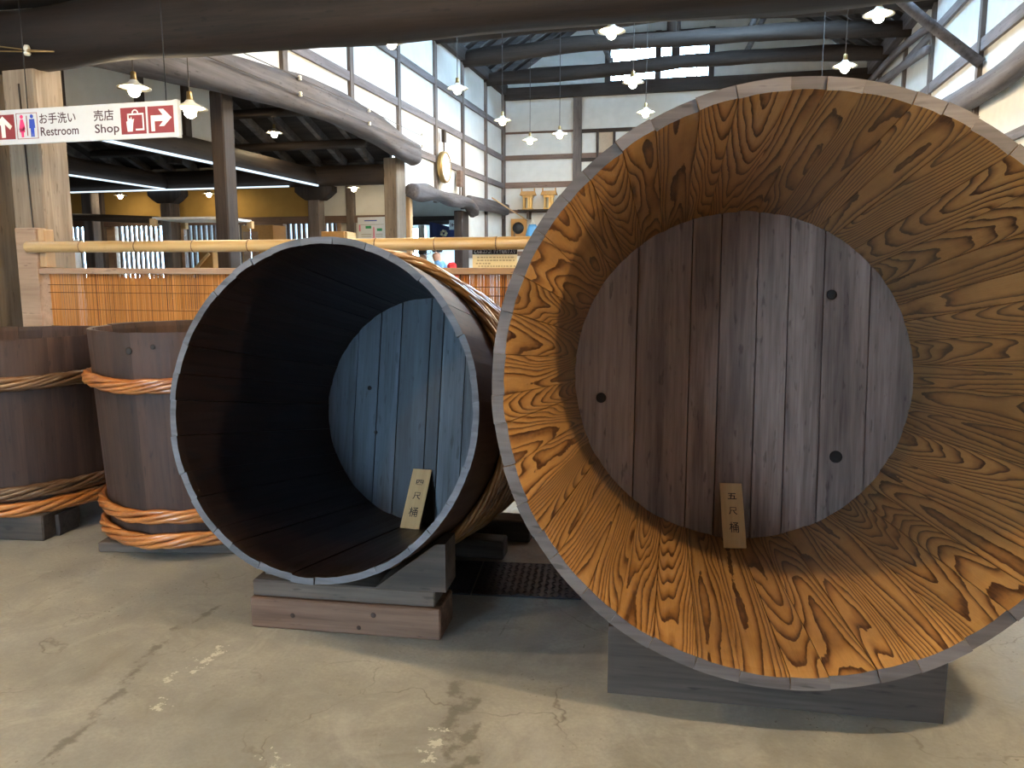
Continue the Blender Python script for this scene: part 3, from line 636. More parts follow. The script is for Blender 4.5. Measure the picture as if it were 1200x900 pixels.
def outward_plug(t, ang, z, rad, rr, mat):
    # bung hole seen from outside, laid along the radius
    M = Matrix.Rotation(ang, 4, 'Z') @ Matrix.Translation((rad, 0, z)) @ Matrix.Rotation(R_(90), 4, 'Y')
    o = lathe('bung_hole', [(rr, -.01), (rr, .003), (rr * .75, .004), (0, .004)], mat, t, 12); o.matrix_local = M
d = math.atan2(-3.62, 2.63)
for da, z, rr, mt in ((-.62, .905, .017, 'plug'), (-.38, .925, .012, 'plug')): outward_plug(tB, d - .4 + da, z, .503, rr, mt)

# ------------------------------------------------------------------ blocks under the tubs
def tub_underside(x, y):
    """height of the huge tub's outer wall above the floor at (x, y)"""
    rad = .907 - .0319 * (y - 2.34); dx = x - (.239 - .06 * (y - 2.437))
    return 9.0 if abs(dx) >= rad else .153 - .0777 * (y - 2.34) + rad - math.sqrt(rad * rad - dx * dx)
def saddle(name, label, x0, x1, y0, y1, h, mat, rot=0):
    """timber with its top hollowed where the tub lies"""
    cx, cy = (x0 + x1) / 2, (y0 + y1) / 2
    t = thing(name, label, 'timber', (cx, cy, 0)); t.rotation_euler.z = rot
    w = (x1 - x0) / 2; dp = (y1 - y0) / 2; n = 24; V = []; F = []
    def top(x, y):
        return min(h, tub_underside(cx + x * math.cos(rot) - y * math.sin(rot), cy + x * math.sin(rot) + y * math.cos(rot)))
    for i in range(n + 1):
        x = -w + 2 * w * i / n
        V += [(x, -dp, 0), (x, dp, 0), (x, dp, top(x, dp)), (x, -dp, top(x, -dp))]
    for i in range(n):
        a, b_ = i * 4, i * 4 + 4
        for k in range(4): F.append((a + k, a + (k + 1) % 4, b_ + (k + 1) % 4, b_ + k))
    F += [(0, 3, 2, 1), (n * 4, n * 4 + 1, n * 4 + 2, n * 4 + 3)]
    o = mesh('timber_body', V, F, mat, t)
    bm = bmesh.new(); bm.from_mesh(o.data); bmesh.ops.recalc_face_normals(bm, faces=list(bm.faces)); bm.to_mesh(o.data); bm.free()
    return t
saddle('support_timber', 'long dark timber under the mouth of the huge tub', -.30, .74, 2.50, 2.74, .235, 'block_weathered', R_(4))
saddle('support_timber', 'dark timber under the bottom end of the huge tub', -.45, .75, 3.53, 3.70, .17, 'block_dark')
t = thing('support_timber', 'reddish board with knots lying lowest under the black tub', 'timber', (-1.345, 2.745, 0)); t.rotation_euler.z = R_(5)
box('timber_body', -.385, .385, -.10, .10, 0, .125, 'block_red', t, .006)
for x, z, rr in ((-.21, .06, .010), (.12, .085, .011), (.06, .03, .009)):
    o = lathe('knot', [(rr, 0), (rr * .6, .002), (0, .0025)], 'knot_brown', t, 10); o.matrix_local = Matrix.Translation((x, -.10, z)) @ Matrix.Rotation(R_(90), 4, 'X')
t = thing('support_timber', 'grey beam lying on the reddish board under the black tub', 'timber', (-1.345, 2.757, .126)); t.rotation_euler.z = R_(5)
box('timber_body', -.38, .36, -.10, .10, 0, .066, 'block_grey', t, .006)
t = thing('wedge', 'grey wooden wedge holding the black tub from rolling', 'wedge', (-1.04, 2.76, .192)); t.rotation_euler.z = R_(5)
V = [(-.18, -.08, 0), (.10, -.08, 0), (.10, -.08, .190), (.06, -.08, .186), (-.18, .08, 0), (.10, .08, 0), (.10, .08, .182), (.06, .08, .178)]
mesh('wedge_body', V, [(0, 1, 2, 3), (7, 6, 5, 4), (0, 4, 5, 1), (1, 5, 6, 2), (2, 6, 7, 3), (3, 7, 4, 0)], 'block_grey', t)
t = thing('wedge', 'small wooden wedge on the shaded side under the black tub', 'wedge', (-1.66, 2.76, .192)); t.rotation_euler.z = R_(5)
V = [(.08, -.07, 0), (-.04, -.07, 0), (-.04, -.07, .066), (-.01, -.07, .056), (.08, .07, 0), (-.04, .07, 0), (-.04, .07, .056), (-.01, .07, .046)]
mesh('wedge_body', V, [(3, 2, 1, 0), (4, 5, 6, 7), (1, 5, 4, 0), (2, 6, 5, 1), (3, 7, 6, 2), (0, 4, 7, 3)], 'block_grey', t)
t = thing('support_timber', 'dark thick beam behind the steel tread plate under the black tub', 'timber', (-1.25, 3.595, 0)); t.rotation_euler.z = R_(3)
box('timber_body', -.35, .31, -.055, .055, 0, .092, 'block_dark', t, .006)
t = thing('support_timber', 'dark reddish plank end between the two lying tubs', 'timber', (-1.1, 3.89, 0)); t.rotation_euler.z = R_(2)
box('timber_body', -.55, .23, -.07, .07, 0, .11, 'block_dark', t, .006)
t = thing('support_timber', 'grey-brown block with split end under the dark upright tub', 'timber', (-3.70, 3.33, 0)); t.rotation_euler.z = R_(8)
box('timber_body', -.5, .36, -.15, .15, 0, .141, 'block_grey', t, .008); box('split_end', .361, .385, -.06, .10, .0, .115, 'block_dark', t, .004)
t = thing('support_timber', 'flat grey block under the upright tub with orange hoops', 'timber', (-2.60, 3.44, 0)); t.rotation_euler.z = R_(12)
box('timber_body', -.38, .32, -.2, .2, 0, .051, 'block_grey', t, .006)
# steel tread plate between the tubs
t = thing('tread_plate', 'blue-black steel diamond tread plate on the floor', 'plate', (-1.02, 3.33, 0)); t.rotation_euler.z = R_(8)
for x0, x1 in ((-.55, .02), (.026, .5)): box('sheet', x0, x1, -.22, .17, .001, .007, 'plate_steel', t)
V = []; F = []
for i in range(34):
    for j in range(13):
        x = -.54 + i * .0305; y = -.21 + j * .03; s = 1 if (i + j) % 2 else -1; k = len(V); l, w_ = .012, .0042
        V += [(x - l, y - s * l, .007), (x + w_, y - s * w_, .0105), (x + l, y + s * l, .007), (x - w_, y + s * w_, .0105)]; F.append((k, k + 1, k + 2, k + 3))
o = mesh('tread_bumps', V, F, 'plate_steel', t); o['kind'] = 'stuff'

# ------------------------------------------------------------------ wooden name tags in the tubs
def name_tag(label, foot_l, foot_r, head_l, head_r, chars, z_fr):
    fl, fr_, hl, hr = map(Vector, (foot_l, foot_r, head_l, head_r)); O = (fl + fr_) / 2
    t = thing('name_tag', label, 'tag', O)
    ex = (fr_ - fl).normalized(); ey = ((hl + hr) / 2 - O); H = ey.length; ey.normalize(); ex = (ex - ey * ex.dot(ey)).normalized(); nn = ex.cross(ey)
    W = ((fr_ - fl).length + (hr - hl).length) / 4
    o = box('board', -W, W, 0, H, -.008, .0, 'tag_wood', t, .001)
    Rm = Matrix(((ex.x, ey.x, nn.x, 0), (ex.y, ey.y, nn.y, 0), (ex.z, ey.z, nn.z, 0), (0, 0, 0, 1)))
    o.matrix_local = Rm @ Matrix.Translation((0, H / 2, -.008))
    z0 = Vector((0, 0, 0))
    for ch, f, w_, h_ in chars: text('lettering', ch, 'ink', t, (z0, ex, ey, nn), .002, H * f, W * 2 * w_, H * h_, .0012, bold=.004 if ch == '桶' else .014)
name_tag('pale wooden tag with brushed characters in the huge golden tub', (.100, 3.757, .086), (.206, 3.767, .084), (.073, 3.976, .344), (.181, 3.983, .345), [('五', .79, .40, .095), ('尺', .56, .38, .115), ('桶', .31, .40, .16)], 0)
name_tag('pale wooden tag with brushed characters in the black tub', (-1.452, 3.503, .140), (-1.350, 3.504, .139), (-1.451, 3.703, .389), (-1.354, 3.700, .390), [('四', .77, .38, .085), ('尺', .54, .40, .12), ('桶', .27, .45, .16)], 0)

# ------------------------------------------------------------------ reed-screen fence behind the tubs
FY = 4.34
fe = thing('bamboo_fence', 'waist-high reed screen fence with bamboo top rail behind the tubs', 'fence', (-4.3, FY, 0))
box('fence_post', -.13, .03, -.05, .05, 0, 1.67, 'fence_rail', fe, .006); box('post_cheek', .03, .085, -.03, .05, 1.415, 1.66, 'new_wood', fe, .004)
box('fence_post', 3.42, 3.52, -.0, .08, 0, 1.50, 'fence_rail', fe, .006)
# bamboo pole with nodes
prof = []; L_ = 4.9; nodes = [.0, .42, .83, 1.24, 1.62, 2.02, 2.44, 2.80, 3.16, 3.52, 3.95, 4.4, 4.9]
pts = []; secs = []
for a, b_ in zip(nodes[:-1], nodes[1:]):
    for f in (0, .02, .04, .25, .5, .75, .96, .98):
        x = a + (b_ - a) * f; rr = .036 * (1 + (.06 if f in (0, .98) else -.02 if f in (.02, .96) else .0)); pts.append((x - .02, -.062, 1.545 - .003 * math.sin(x))); secs.append((rr, rr))
bam = sweep('bamboo_rail', pts, secs, 'bamboo', fe, n=16, power=2)
for x in nodes[1:-1]: lathe('node_ring', [(.037, -.004), (.0395, 0), (.037, .004)], 'hoop_dark', bam, 16).matrix_local = Matrix.Translation((x - .02 + pts[0][0] * 0 + .02, 0, -.003 * math.sin(x))) @ Matrix.Rotation(R_(90), 4, 'Y')
box('lower_rail', .03, 5.3, -.045, .02, 1.372, 1.41, 'fence_rail', fe, .004); box('bottom_rail', .03, 5.3, -.045, .02, .12, .16, 'fence_rail', fe, .004)
V = []; F = []; x = .07; rg = random.Random(5)
while x < 5.28:
    w_ = rg.uniform(.0022, .0034); y = rg.uniform(-.002, .002); tilt = rg.uniform(-.003, .003); z1 = 1.375; k = len(V)
    for zz, dx in ((.16, 0), (z1, tilt)): V += [(x + dx - w_, y, zz), (x + dx, y - .003, zz), (x + dx + w_, y, zz), (x + dx, y + .003, zz)]
    for q in range(4): F.append((k + q, k + (q + 1) % 4, k + 4 + (q + 1) % 4, k + 4 + q))
    x += 2 * w_ + rg.choice((.0001, .0001, .0002, .0002, .0004, .0008))
o = mesh('reed_screen', V, F, 'reed', fe); o['kind'] = 'stuff'
for z in (1.30, 1.25, 1.14, 1.03, .92, .81, .70, .59, .48, .37, .26): box('thread', .06, 5.3, -.0065, -.0035, z, z + .004, 'thread', fe)
# notice behind the bamboo rail
no = thing('notice', 'cream paper notice with black heading under the bamboo rail', 'notice', (-1.18, FY - .020, 1.4105))
box('sheet', -.135, .125, 0, .004, 0, .135, 'paper', no)
fr0 = (Vector((0, 0, 0)), Vector((1, 0, 0)), Vector((0, 0, 1)), Vector((0, -1, 0)))
poly('heading_band', [(-.135, .074), (.125, .074), (.125, .112), (-.135, .112)], 'ink', no, fr0, .001)
text('heading', 'とんぼコンコ！ティヤ昭和クスリ', 'white_print', no, fr0, -.005, .092, .235, .026, .0035)
rg = random.Random(12)
for z, xa, xb in ((.058, -.108, .11), (.041, -.108, .11), (.024, -.115, -.03), (.009, -.10, .115)):
    x = xa
    while x < xb:
        w_ = rg.uniform(.008, .02); poly('print_line', [(x, z - .004), (min(xb, x + w_), z - .004), (min(xb, x + w_), z + .004), (x, z + .004)], 'faded_print', no, fr0, .001, .0006); x += w_ + rg.uniform(.003, .008)

# ------------------------------------------------------------------ hanging direction sign
sg = thing('direction_sign', 'white hanging sign with restroom and shop pictograms', 'sign', (-3.6, 4.0, 2.14))
PX = .00592; X0 = -4.17 + 3.6
def sx(p): return X0 + PX * p
box('panel', sx(-24), sx(207), -.006, .012, 0, .20, 'sign_white', sg, .002)
box('edge_strip', sx(204.5), sx(209), -.008, .02, -.002, .202, 'sign_white', sg)
for x in (sx(36), sx(196)): tube('wire', [(x, .003, .2), (x, .003, 1.18)], .003, 'iron', sg, 6)
frS = (Vector((0, -.006, 0)), Vector((1, 0, 0)), Vector((0, 0, 1)), Vector((0, -1, 0)))
def rect(a, b_, c_, d): return [(a, c_), (b_, c_), (b_, d), (a, d)]
poly('arrow_square', rect(sx(-9), sx(20), .03, .172), 'maroon', sg, frS, .0005)
c0 = sx(6)
poly('up_arrow', [(c0 - .014, .04), (c0 + .014, .04), (c0 + .014, .118), (c0 + .05, .085), (c0 + .066, .105), (c0, .163), (c0 - .066, .105), (c0 - .05, .085), (c0 - .014, .118)], 'white_print', sg, frS, .0025)
for a, b_, c_, d in ((22.5, 48, .028, .031), (22.5, 48, .173, .176), (22.5, 23, .028, .176), (47.5, 48, .028, .176)): poly('icon_border', rect(sx(a), sx(b_), c_, d), 'maroon', sg, frS, .0005)
poly('divider', rect(sx(34.6), sx(35.6), .045, .16), 'maroon', sg, frS, .0005)
def person_icon(px, mat, dress):
    c_ = sx(px)
    poly('pictogram', [(c_ + .0115 * math.cos(a * math.pi / 6), .155 + .0115 * math.sin(a * math.pi / 6)) for a in range(12)], mat, sg, frS, .0006)
    if dress: P = [(-.009, .14), (.009, .14), (.022, .085), (.015, .083), (.013, .10), (.020, .068), (.009, .066), (.008, .038), (-.008, .038), (-.009, .066), (-.020, .068), (-.013, .10), (-.015, .083), (-.022, .085)]
    else: P = [(-.018, .14), (.018, .14), (.021, .088), (.014, .088), (.013, .12), (.012, .038), (.002, .038), (0, .08), (-.002, .038), (-.012, .038), (-.013, .12), (-.014, .088), (-.021, .088)]
    poly('pictogram', [(c_ + x, z) for x, z in P], mat, sg, frS, .0006)
person_icon(29, 'pink', True); person_icon(41.3, 'blue', False)
text('lettering', 'お手洗い', 'ink_maroon', sg, frS, sx(72), .138, PX * 43, .062, .0012, bold=.012)
text('lettering', 'Restroom', 'ink_maroon', sg, frS, sx(73.5), .065, PX * 45, .050, .0012, bold=.012)
text('lettering', '売店', 'ink_maroon', sg, frS, sx(126), .138, PX * 23, .062, .0012, bold=.012)
text('lettering', 'Shop', 'ink_maroon', sg, frS, sx(129), .058, PX * 28, .064, .0012, bold=.012)
poly('bag_square', rect(sx(145.5), sx(173.5), .026, .172), 'maroon', sg, frS, .0005)
B0 = sx(162)
for r4 in (rect(B0 - .052, B0 + .056, .130, .139), rect(B0 + .047, B0 + .056, .05, .139), rect(B0 + .0, B0 + .056, .045, .054), rect(B0 - .052, B0 - .043, .10, .139)): poly('bag_outline', r4, 'white_print', sg, frS, .0025)
hn = [(B0 + .022 * math.cos(a), .139 + .022 * math.sin(a)) for a in [math.pi * k / 8 for k in range(9)]]; hn += [(B0 + .015 * math.cos(a), .139 + .015 * math.sin(a)) for a in [math.pi * (8 - k) / 8 for k in range(9)]]
poly('bag_handle', hn, 'white_print', sg, frS, .0025)
poly('hand', [(B0 - .055, .04), (B0 - .022, .04), (B0 - .015, .085), (B0 - .008, .11), (B0 - .022, .105), (B0 - .026, .122), (B0 - .035, .108), (B0 - .046, .118), (B0 - .048, .10), (B0 - .06, .095), (B0 - .058, .07)], 'white_print', sg, frS, .0025)
poly('turn_square', rect(sx(176), sx(204.5), .026, .172), 'maroon', sg, frS, .0005)
T0 = sx(176)
poly('turn_arrow', [(T0 + .02, .036), (T0 + .043, .036), (T0 + .043, .09), (T0 + .10, .09), (T0 + .072, .062), (T0 + .104, .062), (T0 + .155, .107), (T0 + .104, .155), (T0 + .072, .155), (T0 + .10, .122), (T0 + .02, .122)], 'white_print', sg, frS, .0025)

# ------------------------------------------------------------------ pendant lamps
def make_lamp():
    t = thing('pendant_lamp', loc=(0, 0, 0))
    lathe('shade', [(.022, .085), (.03, .08), (.045, .06), (.09, .038), (.135, .018), (.138, .012), (.09, .030), (.045, .05), (.028, .072)], 'enamel', t, 28)
    lathe('socket', [(.012, .15), (.022, .145), (.024, .10), (.028, .085), (.028, .06)], 'brass', t, 14)
    lathe('bulb', [(.018, .062), (.024, .045), (.042, .022), (.050, -.005), (.044, -.032), (.026, -.052), (0, -.060)], 'bulb_glow', t, 14)
    return t
lamp0 = make_lamp(); used = [False]
strong_bulb = lathe('bulb', [(.018, .062), (.024, .045), (.042, .022), (.050, -.005), (.044, -.032), (.026, -.052), (0, -.060)], 'bulb_glow_strong', None, 14)
key_mesh = strong_bulb.data; mid_mesh = key_mesh.copy(); mid_mesh.materials[0] = MATS['bulb_glow_mid']; dim_mesh = key_mesh.copy(); dim_mesh.materials[0] = MATS['bulb_glow_dim']; bpy.data.objects.remove(strong_bulb)
def place_lamp(x, y, z, top, label, group, s=1.0):
    if not used[0]: r = lamp0; used[0] = True; kids = list(lamp0.children)
    else:
        r = lamp0.copy(); col.objects.link(r)
        for ch in lamp0.children:
            if ch.name.startswith('cord'): continue
            c_ = ch.copy(); col.objects.link(c_); c_.parent = r
    r.location = (x, y, z); r.scale = (s, s, s)
    tag(r, label, 'lamp', group)
    h = (top - z) / s
    me = bpy.data.meshes.new('cord'); n = 6; V = [(.005 * math.cos(k * 1.047), .005 * math.sin(k * 1.047), zz) for zz in (.15, h) for k in range(n)]
    me.from_pydata(V, [], [(k, (k + 1) % n, n + (k + 1) % n, n + k) for k in range(n)]); me.materials.append(MATS['cord'])
    link_mesh('cord', me, r)
    return r
HLS = ('white enamel pendant lamp in the row beside the left hall wall', 'white enamel pendant lamp in the middle row of the hall', 'white enamel pendant lamp in the row beside the right hall wall'); HGS = ('pendant lamps along the left hall wall', 'pendant lamps in the middle of the hall', 'pendant lamps along the right hall wall')
for HI, x, ysl in ((0, -3.27, (6.0, 7.95, 10.13, 12.4, 14.35)), (1, -1.04, (6.0, 8.15, 10.34, 12.3)), (2, 1.4, (6.1, 8.23, 10.15, 12.3))):
    for y in ysl: place_lamp(x, y, 3.7, gz(x) - .05, HLS[HI], HGS[HI])
place_lamp(-2.63, 13.84, 3.7, gz(-2.63) - .05, 'lone pendant lamp before the white end wall beside the timber stud', None)
FL = 'white enamel pendant lamp hanging over the lying tubs'; FG = 'pendant lamps of the low front bay'
for x, y, st_ in ((1.62, 1.75, 2), (-1.55, 2.95, 0), (-3.1, 2.0, 1), (-3.3, -.2, 1)):
    lp = place_lamp(x, y, 2.72, 3.32, FL, FG)
    if not st_: continue
    sb_mesh = (mid_mesh, key_mesh)[st_ - 1]
    bulb = [c_ for c_ in lp.children if c_.name.startswith('bulb')][0]; bulb.data = sb_mesh
d1_ = place_lamp(-4.10, 5.74, 2.66, gz(-4.1) - .02, 'small pendant lamp glowing just right of the hanging sign', None)
d2_ = place_lamp(-4.08, 5.08, 2.68, gz(-4.08) - .02, 'small pendant lamp glowing above the hanging sign', None, .85)
def dim(lp):
    for c_ in lp.children:
        if c_.name.startswith('bulb'): c_.data = dim_mesh
SL = 'small pendant lamp glowing in the shop aisle'; SG = 'pendant lamps of the shop aisle'
for x, y, z in ((-8.25, 8.74, 2.66), (-9.98, 11.9, 2.66), (-8.3, 12.0, 2.66), (-5.5, 11.7, 2.66), (-5.5, 9.4, 3.12)): dim(place_lamp(x, y, z, az(y) if y < 10.9 else 2.95, SL, SG, .8))
dim(d1_); dim(d2_)

# ------------------------------------------------------------------ things around the hall
# wall clock facing the hall
ck = thing('wall_clock', 'round white wall clock on the left wall', 'clock', mat=Matrix.Translation((-4.43, 12.85, 3.09)) @ Matrix.Rotation(R_(90), 4, 'Y'))
lathe('case', [(.25, 0), (.26, .03), (.25, .08), (.225, .085), (.222, .06)], 'brass', ck, 32); lathe('dial', [(.225, .07), (0, .07)], 'paper_white', ck, 32)
for k in range(12): 
    a = k * math.pi / 6; o = box('hour_mark', -.006, .006, .18, .21, .071, .074, 'ink', ck); o.matrix_local = Matrix.Rotation(a, 4, 'Z') @ Matrix.Translation((0, .195, .071))
for a, l in ((.6, .11), (2.4, .16)): 
    o = box('hand', -.006, .006, 0, l, .075, .078, 'ink', ck); o.matrix_local = Matrix.Rotation(a, 4, 'Z') @ Matrix.Translation((0, l / 2, .075))
def small_box(name, label, cat, x, y, z, w, d, h, mat, extra=None):
    t = thing(name, label, cat, (x, y, z)); box('case', -w / 2, w / 2, -d / 2, d / 2, 0, h, mat, t, .008)
    if extra: box(*extra, t)
    return t
small_box('wall_box', 'small brown box on the stud above the round clock', 'box', -4.41, 12.9, 3.50, .06, .09, .2, 'post_dark', ('conduit', -.01, .01, -.01, .01, -.35, 0, 'stud_grey'))
small_box('wall_box', 'brown wooden box on the wall under the grey rail', 'box', -4.41, 13.75, 2.86, .08, .16, .28, 'rail_brown_x', ('conduit', -.01, .01, -.015, .015, -.2, 0, 'stud_grey'))
# god shelf with two small gilt shrines
sh = thing('wall_shelf', 'dark narrow shelf on the white end wall', 'shelf', (-3.6, YB - .18, 2.60)); box('board', -.5, .9, -.16, .13, .05, .08, 'beam_dark_x', sh); box('bracket', -.32, -.26, -.1, .13, -.12, .05, 'post_dark', sh); box('bracket', .55, .61, -.1, .13, -.12, .05, 'post_dark', sh)
for x in (-3.90, -3.44):
    s = thing('miniature_shrine', 'small golden wooden shrine on the dark wall shelf', 'shrine', (x, YB - .2, 2.68), 'shrines on the wall shelf')
    box('base', -.11, .11, -.08, .08, 0, .03, 'gilt_wood', s)
    for a in (-.085, .02, .07): box('pillar', a - .02, a + .02, -.05, .05, .03, .27, 'gilt_wood', s)
    box('lintel', -.11, .11, -.06, .06, .25, .30, 'gilt_wood', s)
    V = [(-.17, -.1, .30), (.17, -.1, .30), (.17, .1, .30), (-.17, .1, .30), (-.15, -.02, .39), (.15, -.02, .39), (.15, .02, .39), (-.15, .02, .39)]
    rf = mesh('roof', V, BOXF, 'cardboard', s)
    for a in (-.14, .14): box('finial', a - .012, a + .012, -.012, .012, .38, .45, 'cardboard', rf)
bd = thing('wall_board', 'brown wooden board with a dark round disc hung on the end wall', 'board', (-4.12, YB - .08, 2.0)); box('panel', -.19, .16, 0, .03, 0, .50, 'cardboard', bd)
o = lathe('dark_disc', [(.13, 0), (.11, .05), (.05, .08), (0, .085)], 'ink', bd, 18); o.matrix_local = Matrix.Translation((-.03, 0, .30)) @ Matrix.Rotation(R_(90), 4, 'X')
box('stick', -.12, -.09, -.05, -.02, .0, .30, 'pillar_tan', bd)
bg_ = thing('blue_bag', 'light blue vinyl bag hanging on the end wall', 'bag', (-3.80, YB - .20, 1.95))
V = []; F = []
for i in range(7):
    z = i / 6; w_ = .17 * (1 - .55 * z ** 2.2); d_ = .09 * (1 - .7 * z)
    for k in range(12): a = 2 * math.pi * k / 12; V.append((w_ * math.cos(a), d_ * math.sin(a), z * .42))
for i in range(6):
    for k in range(12): F.append((i * 12 + k, i * 12 + (k + 1) % 12, (i + 1) * 12 + (k + 1) % 12, (i + 1) * 12 + k))
F += [tuple(reversed(range(12))), tuple(72 + k for k in range(12))]
mesh('bag_body', V, F, 'blue_vinyl', bg_, True); tube('handle', [(-.05, 0, .40), (0, .05, .52), (.05, 0, .40)], .012, 'porcelain', bg_, 6)
tag(tube('pole', [(-4.40, YB - 1.3, 2.85), (-3.9, YB - .3, 2.45)], .014, 'new_wood'), 'thin slanting wooden pole in the far corner', 'pole')
# noren and sign in the passage
nr = thing('noren_curtain', 'navy noren curtain with white crest in the passage', 'curtain', (-5.62, 16.3, 2.0))
V = []; F = []; nxx = 16; nz = 8
for j in range(nz + 1):
    for i in range(nxx + 1):
        u = i / nxx; wv_ = j / nz; sag = .16 * (u if u < .75 else .75) * (wv_)
        V.append((-.30 + .56 * u, .02 * math.sin(u * 14) , .42 * wv_ * (.55 + .45 * (1 - u)) + .05 * u - sag * .0 + (.14 * (1 - wv_) * (1 - u) * 0)))
for j in range(nz):
    for i in range(nxx): F.append((j * (nxx + 1) + i, j * (nxx + 1) + i + 1, (j + 1) * (nxx + 1) + i + 1, (j + 1) * (nxx + 1) + i))
o = mesh('cloth', V, F, 'navy', nr, True); so = o.modifiers.new('s', 'SOLIDIFY'); so.thickness = .006
frN = (Vector((.03, -.03, .17)), Vector((1, 0, 0)), Vector((0, 0, 1)), Vector((0, -1, 0)))
for k in range(7):
    a = 2 * math.pi * k / 7; poly('crest_petal', [(.055 * math.cos(a) + .032 * math.cos(b_), .05 * math.sin(a) + .028 * math.sin(b_)) for b_ in [2 * math.pi * q / 10 for q in range(10)]], 'faded_print' if k % 2 else 'paper', nr, frN, .0, .002)
tube('rod', [(-.36, 0, .42), (.38, 0, .44)], .012, 'post_dark', nr, 8)
ks = thing('arrow_sign', 'small square sign with purple arrow beside the noren', 'sign', (-5.36, 16.22, 2.24)); box('panel', -.09, .09, 0, .012, 0, .20, 'sign_white', ks)
for r4 in (rect(-.06, -.045, .05, .15), rect(-.03, .05, .092, .108)): poly('arrow', r4, 'ink_maroon', ks, fr0, .001)
poly('arrow', [(-.04, .10), (.0, .15), (.0, .125), (-.015, .10), (.0, .075), (.0, .05)], 'ink_maroon', ks, fr0, .001)
# display poster, cardboard cabinet, glass case and white stand in the shop aisle
ps = thing('display_poster', 'white display poster with green boxes and pink figure', 'poster', (-5.05, 11.32, 0)); ps.rotation_euler.z = R_(-8)
box('board', -.24, .24, 0, .03, 1.2, 2.19, 'paper_white', ps); box('stand', -.02, .02, .03, .06, 0, 1.6, 'iron', ps); box('foot', -.2, .2, -.1, .2, 0, .03, 'iron', ps)
for a, b_, c_, d, mt in ((-.10, .0, 2.02, 2.06, 'green'), (.10, .19, 1.98, 2.02, 'green'), (-.12, .1, 2.13, 2.145, 'blue'), (-.22, .22, 2.075, 2.08, 'faded_print'), (-.22, -.19, 1.98, 2.08, 'pale_pink'), (-.18, .0, 1.93, 1.937, 'faded_print'), (-.18, .0, 1.90, 1.907, 'faded_print'), (.08, .2, 1.93, 1.937, 'faded_print'), (.08, .2, 1.9, 1.907, 'faded_print')): poly('print', rect(a, b_, c_, d), mt, ps, fr0, .001)
poly('print', [(.015, 1.7), (.075, 1.7), (.085, 1.85), (.06, 1.9), (.058, 2.03), (.045, 2.05), (.032, 2.03), (.03, 1.9), (.005, 1.85)], 'pale_pink', ps, fr0, .001)
cb = thing('cardboard_cabinet', 'tall orange-brown box cabinet left of the display poster', 'cabinet', (-5.05, 10.2, 0)); box('body', -.18, .16, -.15, .15, 0, 1.92, 'cardboard', cb, .006); box('side_flap', .161, .20, -.13, .15, .0, 1.91, 'tag_wood', cb, .004)
cb = thing('cardboard_cabinet', 'orange wooden cabinet between the barred aisle windows', 'cabinet', (-7.05, 11.6, 0)); box('body', -.28, .28, -.2, .2, 0, 2.1, 'cardboard', cb, .006); box('door', -.25, .02, -.215, -.201, .1, 2.0, 'fence_rail', cb)
gc = thing('glass_case', 'bluish glass display case in the shop aisle', 'case', (-5.45, 7.75, 0)); gc.rotation_euler.z = R_(6)
box('plinth', -.40, .40, -.3, .3, 0, .95, 'cardboard', gc, .006)
for a in ((-.40, .40, -.30, -.294), (-.40, .40, .294, .30), (-.40, -.394, -.294, .294), (.394, .40, -.294, .294)): box('glass_pane', *a, .95, 1.93, 'glass', gc)
box('lid', -.41, .41, -.31, .31, 1.93, 1.955, 'cloth_white', gc)
for x in (-.40, .40):
    for y in (-.30, .30): box('corner_piece', x - .03, x + .03, y - .03, y + .03, 1.86, 1.94, 'tag_wood', gc)
mo = thing('wooden_model', 'orange wooden model with slanting stick inside the glass case', 'model', (-5.36, 7.7, .951)); box('block', -.09, .08, -.06, .06, 0, .70, 'cardboard', mo, .004); sweep('stick', [(-.25, -.08, .35), (.05, -.08, .62)], (.02, .02), 'tag_wood', mo, n=6)
ws = thing('covered_stand', 'white cloth-covered stand beside the pillar in the aisle', 'stand', (-6.85, 7.05, 0))
V = []; F = []
for i in range(8):
    z = 1.72 * i / 7; k_ = 1 + .05 * math.sin(i * 2.0) - (.1 if i == 7 else 0)
    for k in range(16): a = 2 * math.pi * k / 16; q = (abs(math.cos(a)) ** 5 + abs(math.sin(a)) ** 5) ** -.2; V.append((.25 * q * math.cos(a) * k_, .25 * q * math.sin(a) * k_, z))
for i in range(7):
    for k in range(16): F.append((i * 16 + k, i * 16 + (k + 1) % 16, (i + 1) * 16 + (k + 1) % 16, (i + 1) * 16 + k))
F.append(tuple(112 + k for k in range(16))); mesh('cloth_cover', V, F, 'cloth_white', ws, True)
sweep('cover_frame', subdiv([(-.25, -.2, 1.72), (0, -.22, 1.80), (.25, -.2, 1.76), (.33, -.2, 1.5), (.34, -.2, 0.02)], 4), (.012, .012), 'iron', ws, n=6)
tag(sweep('hanging_pole', [(-8.4, 8.4, 2.08), (-6.9, 8.9, 2.03)], (.05, .045), 'beam_dark_x', n=8, power=4), 'dark squared pole hung level across the shop aisle', 'pole')

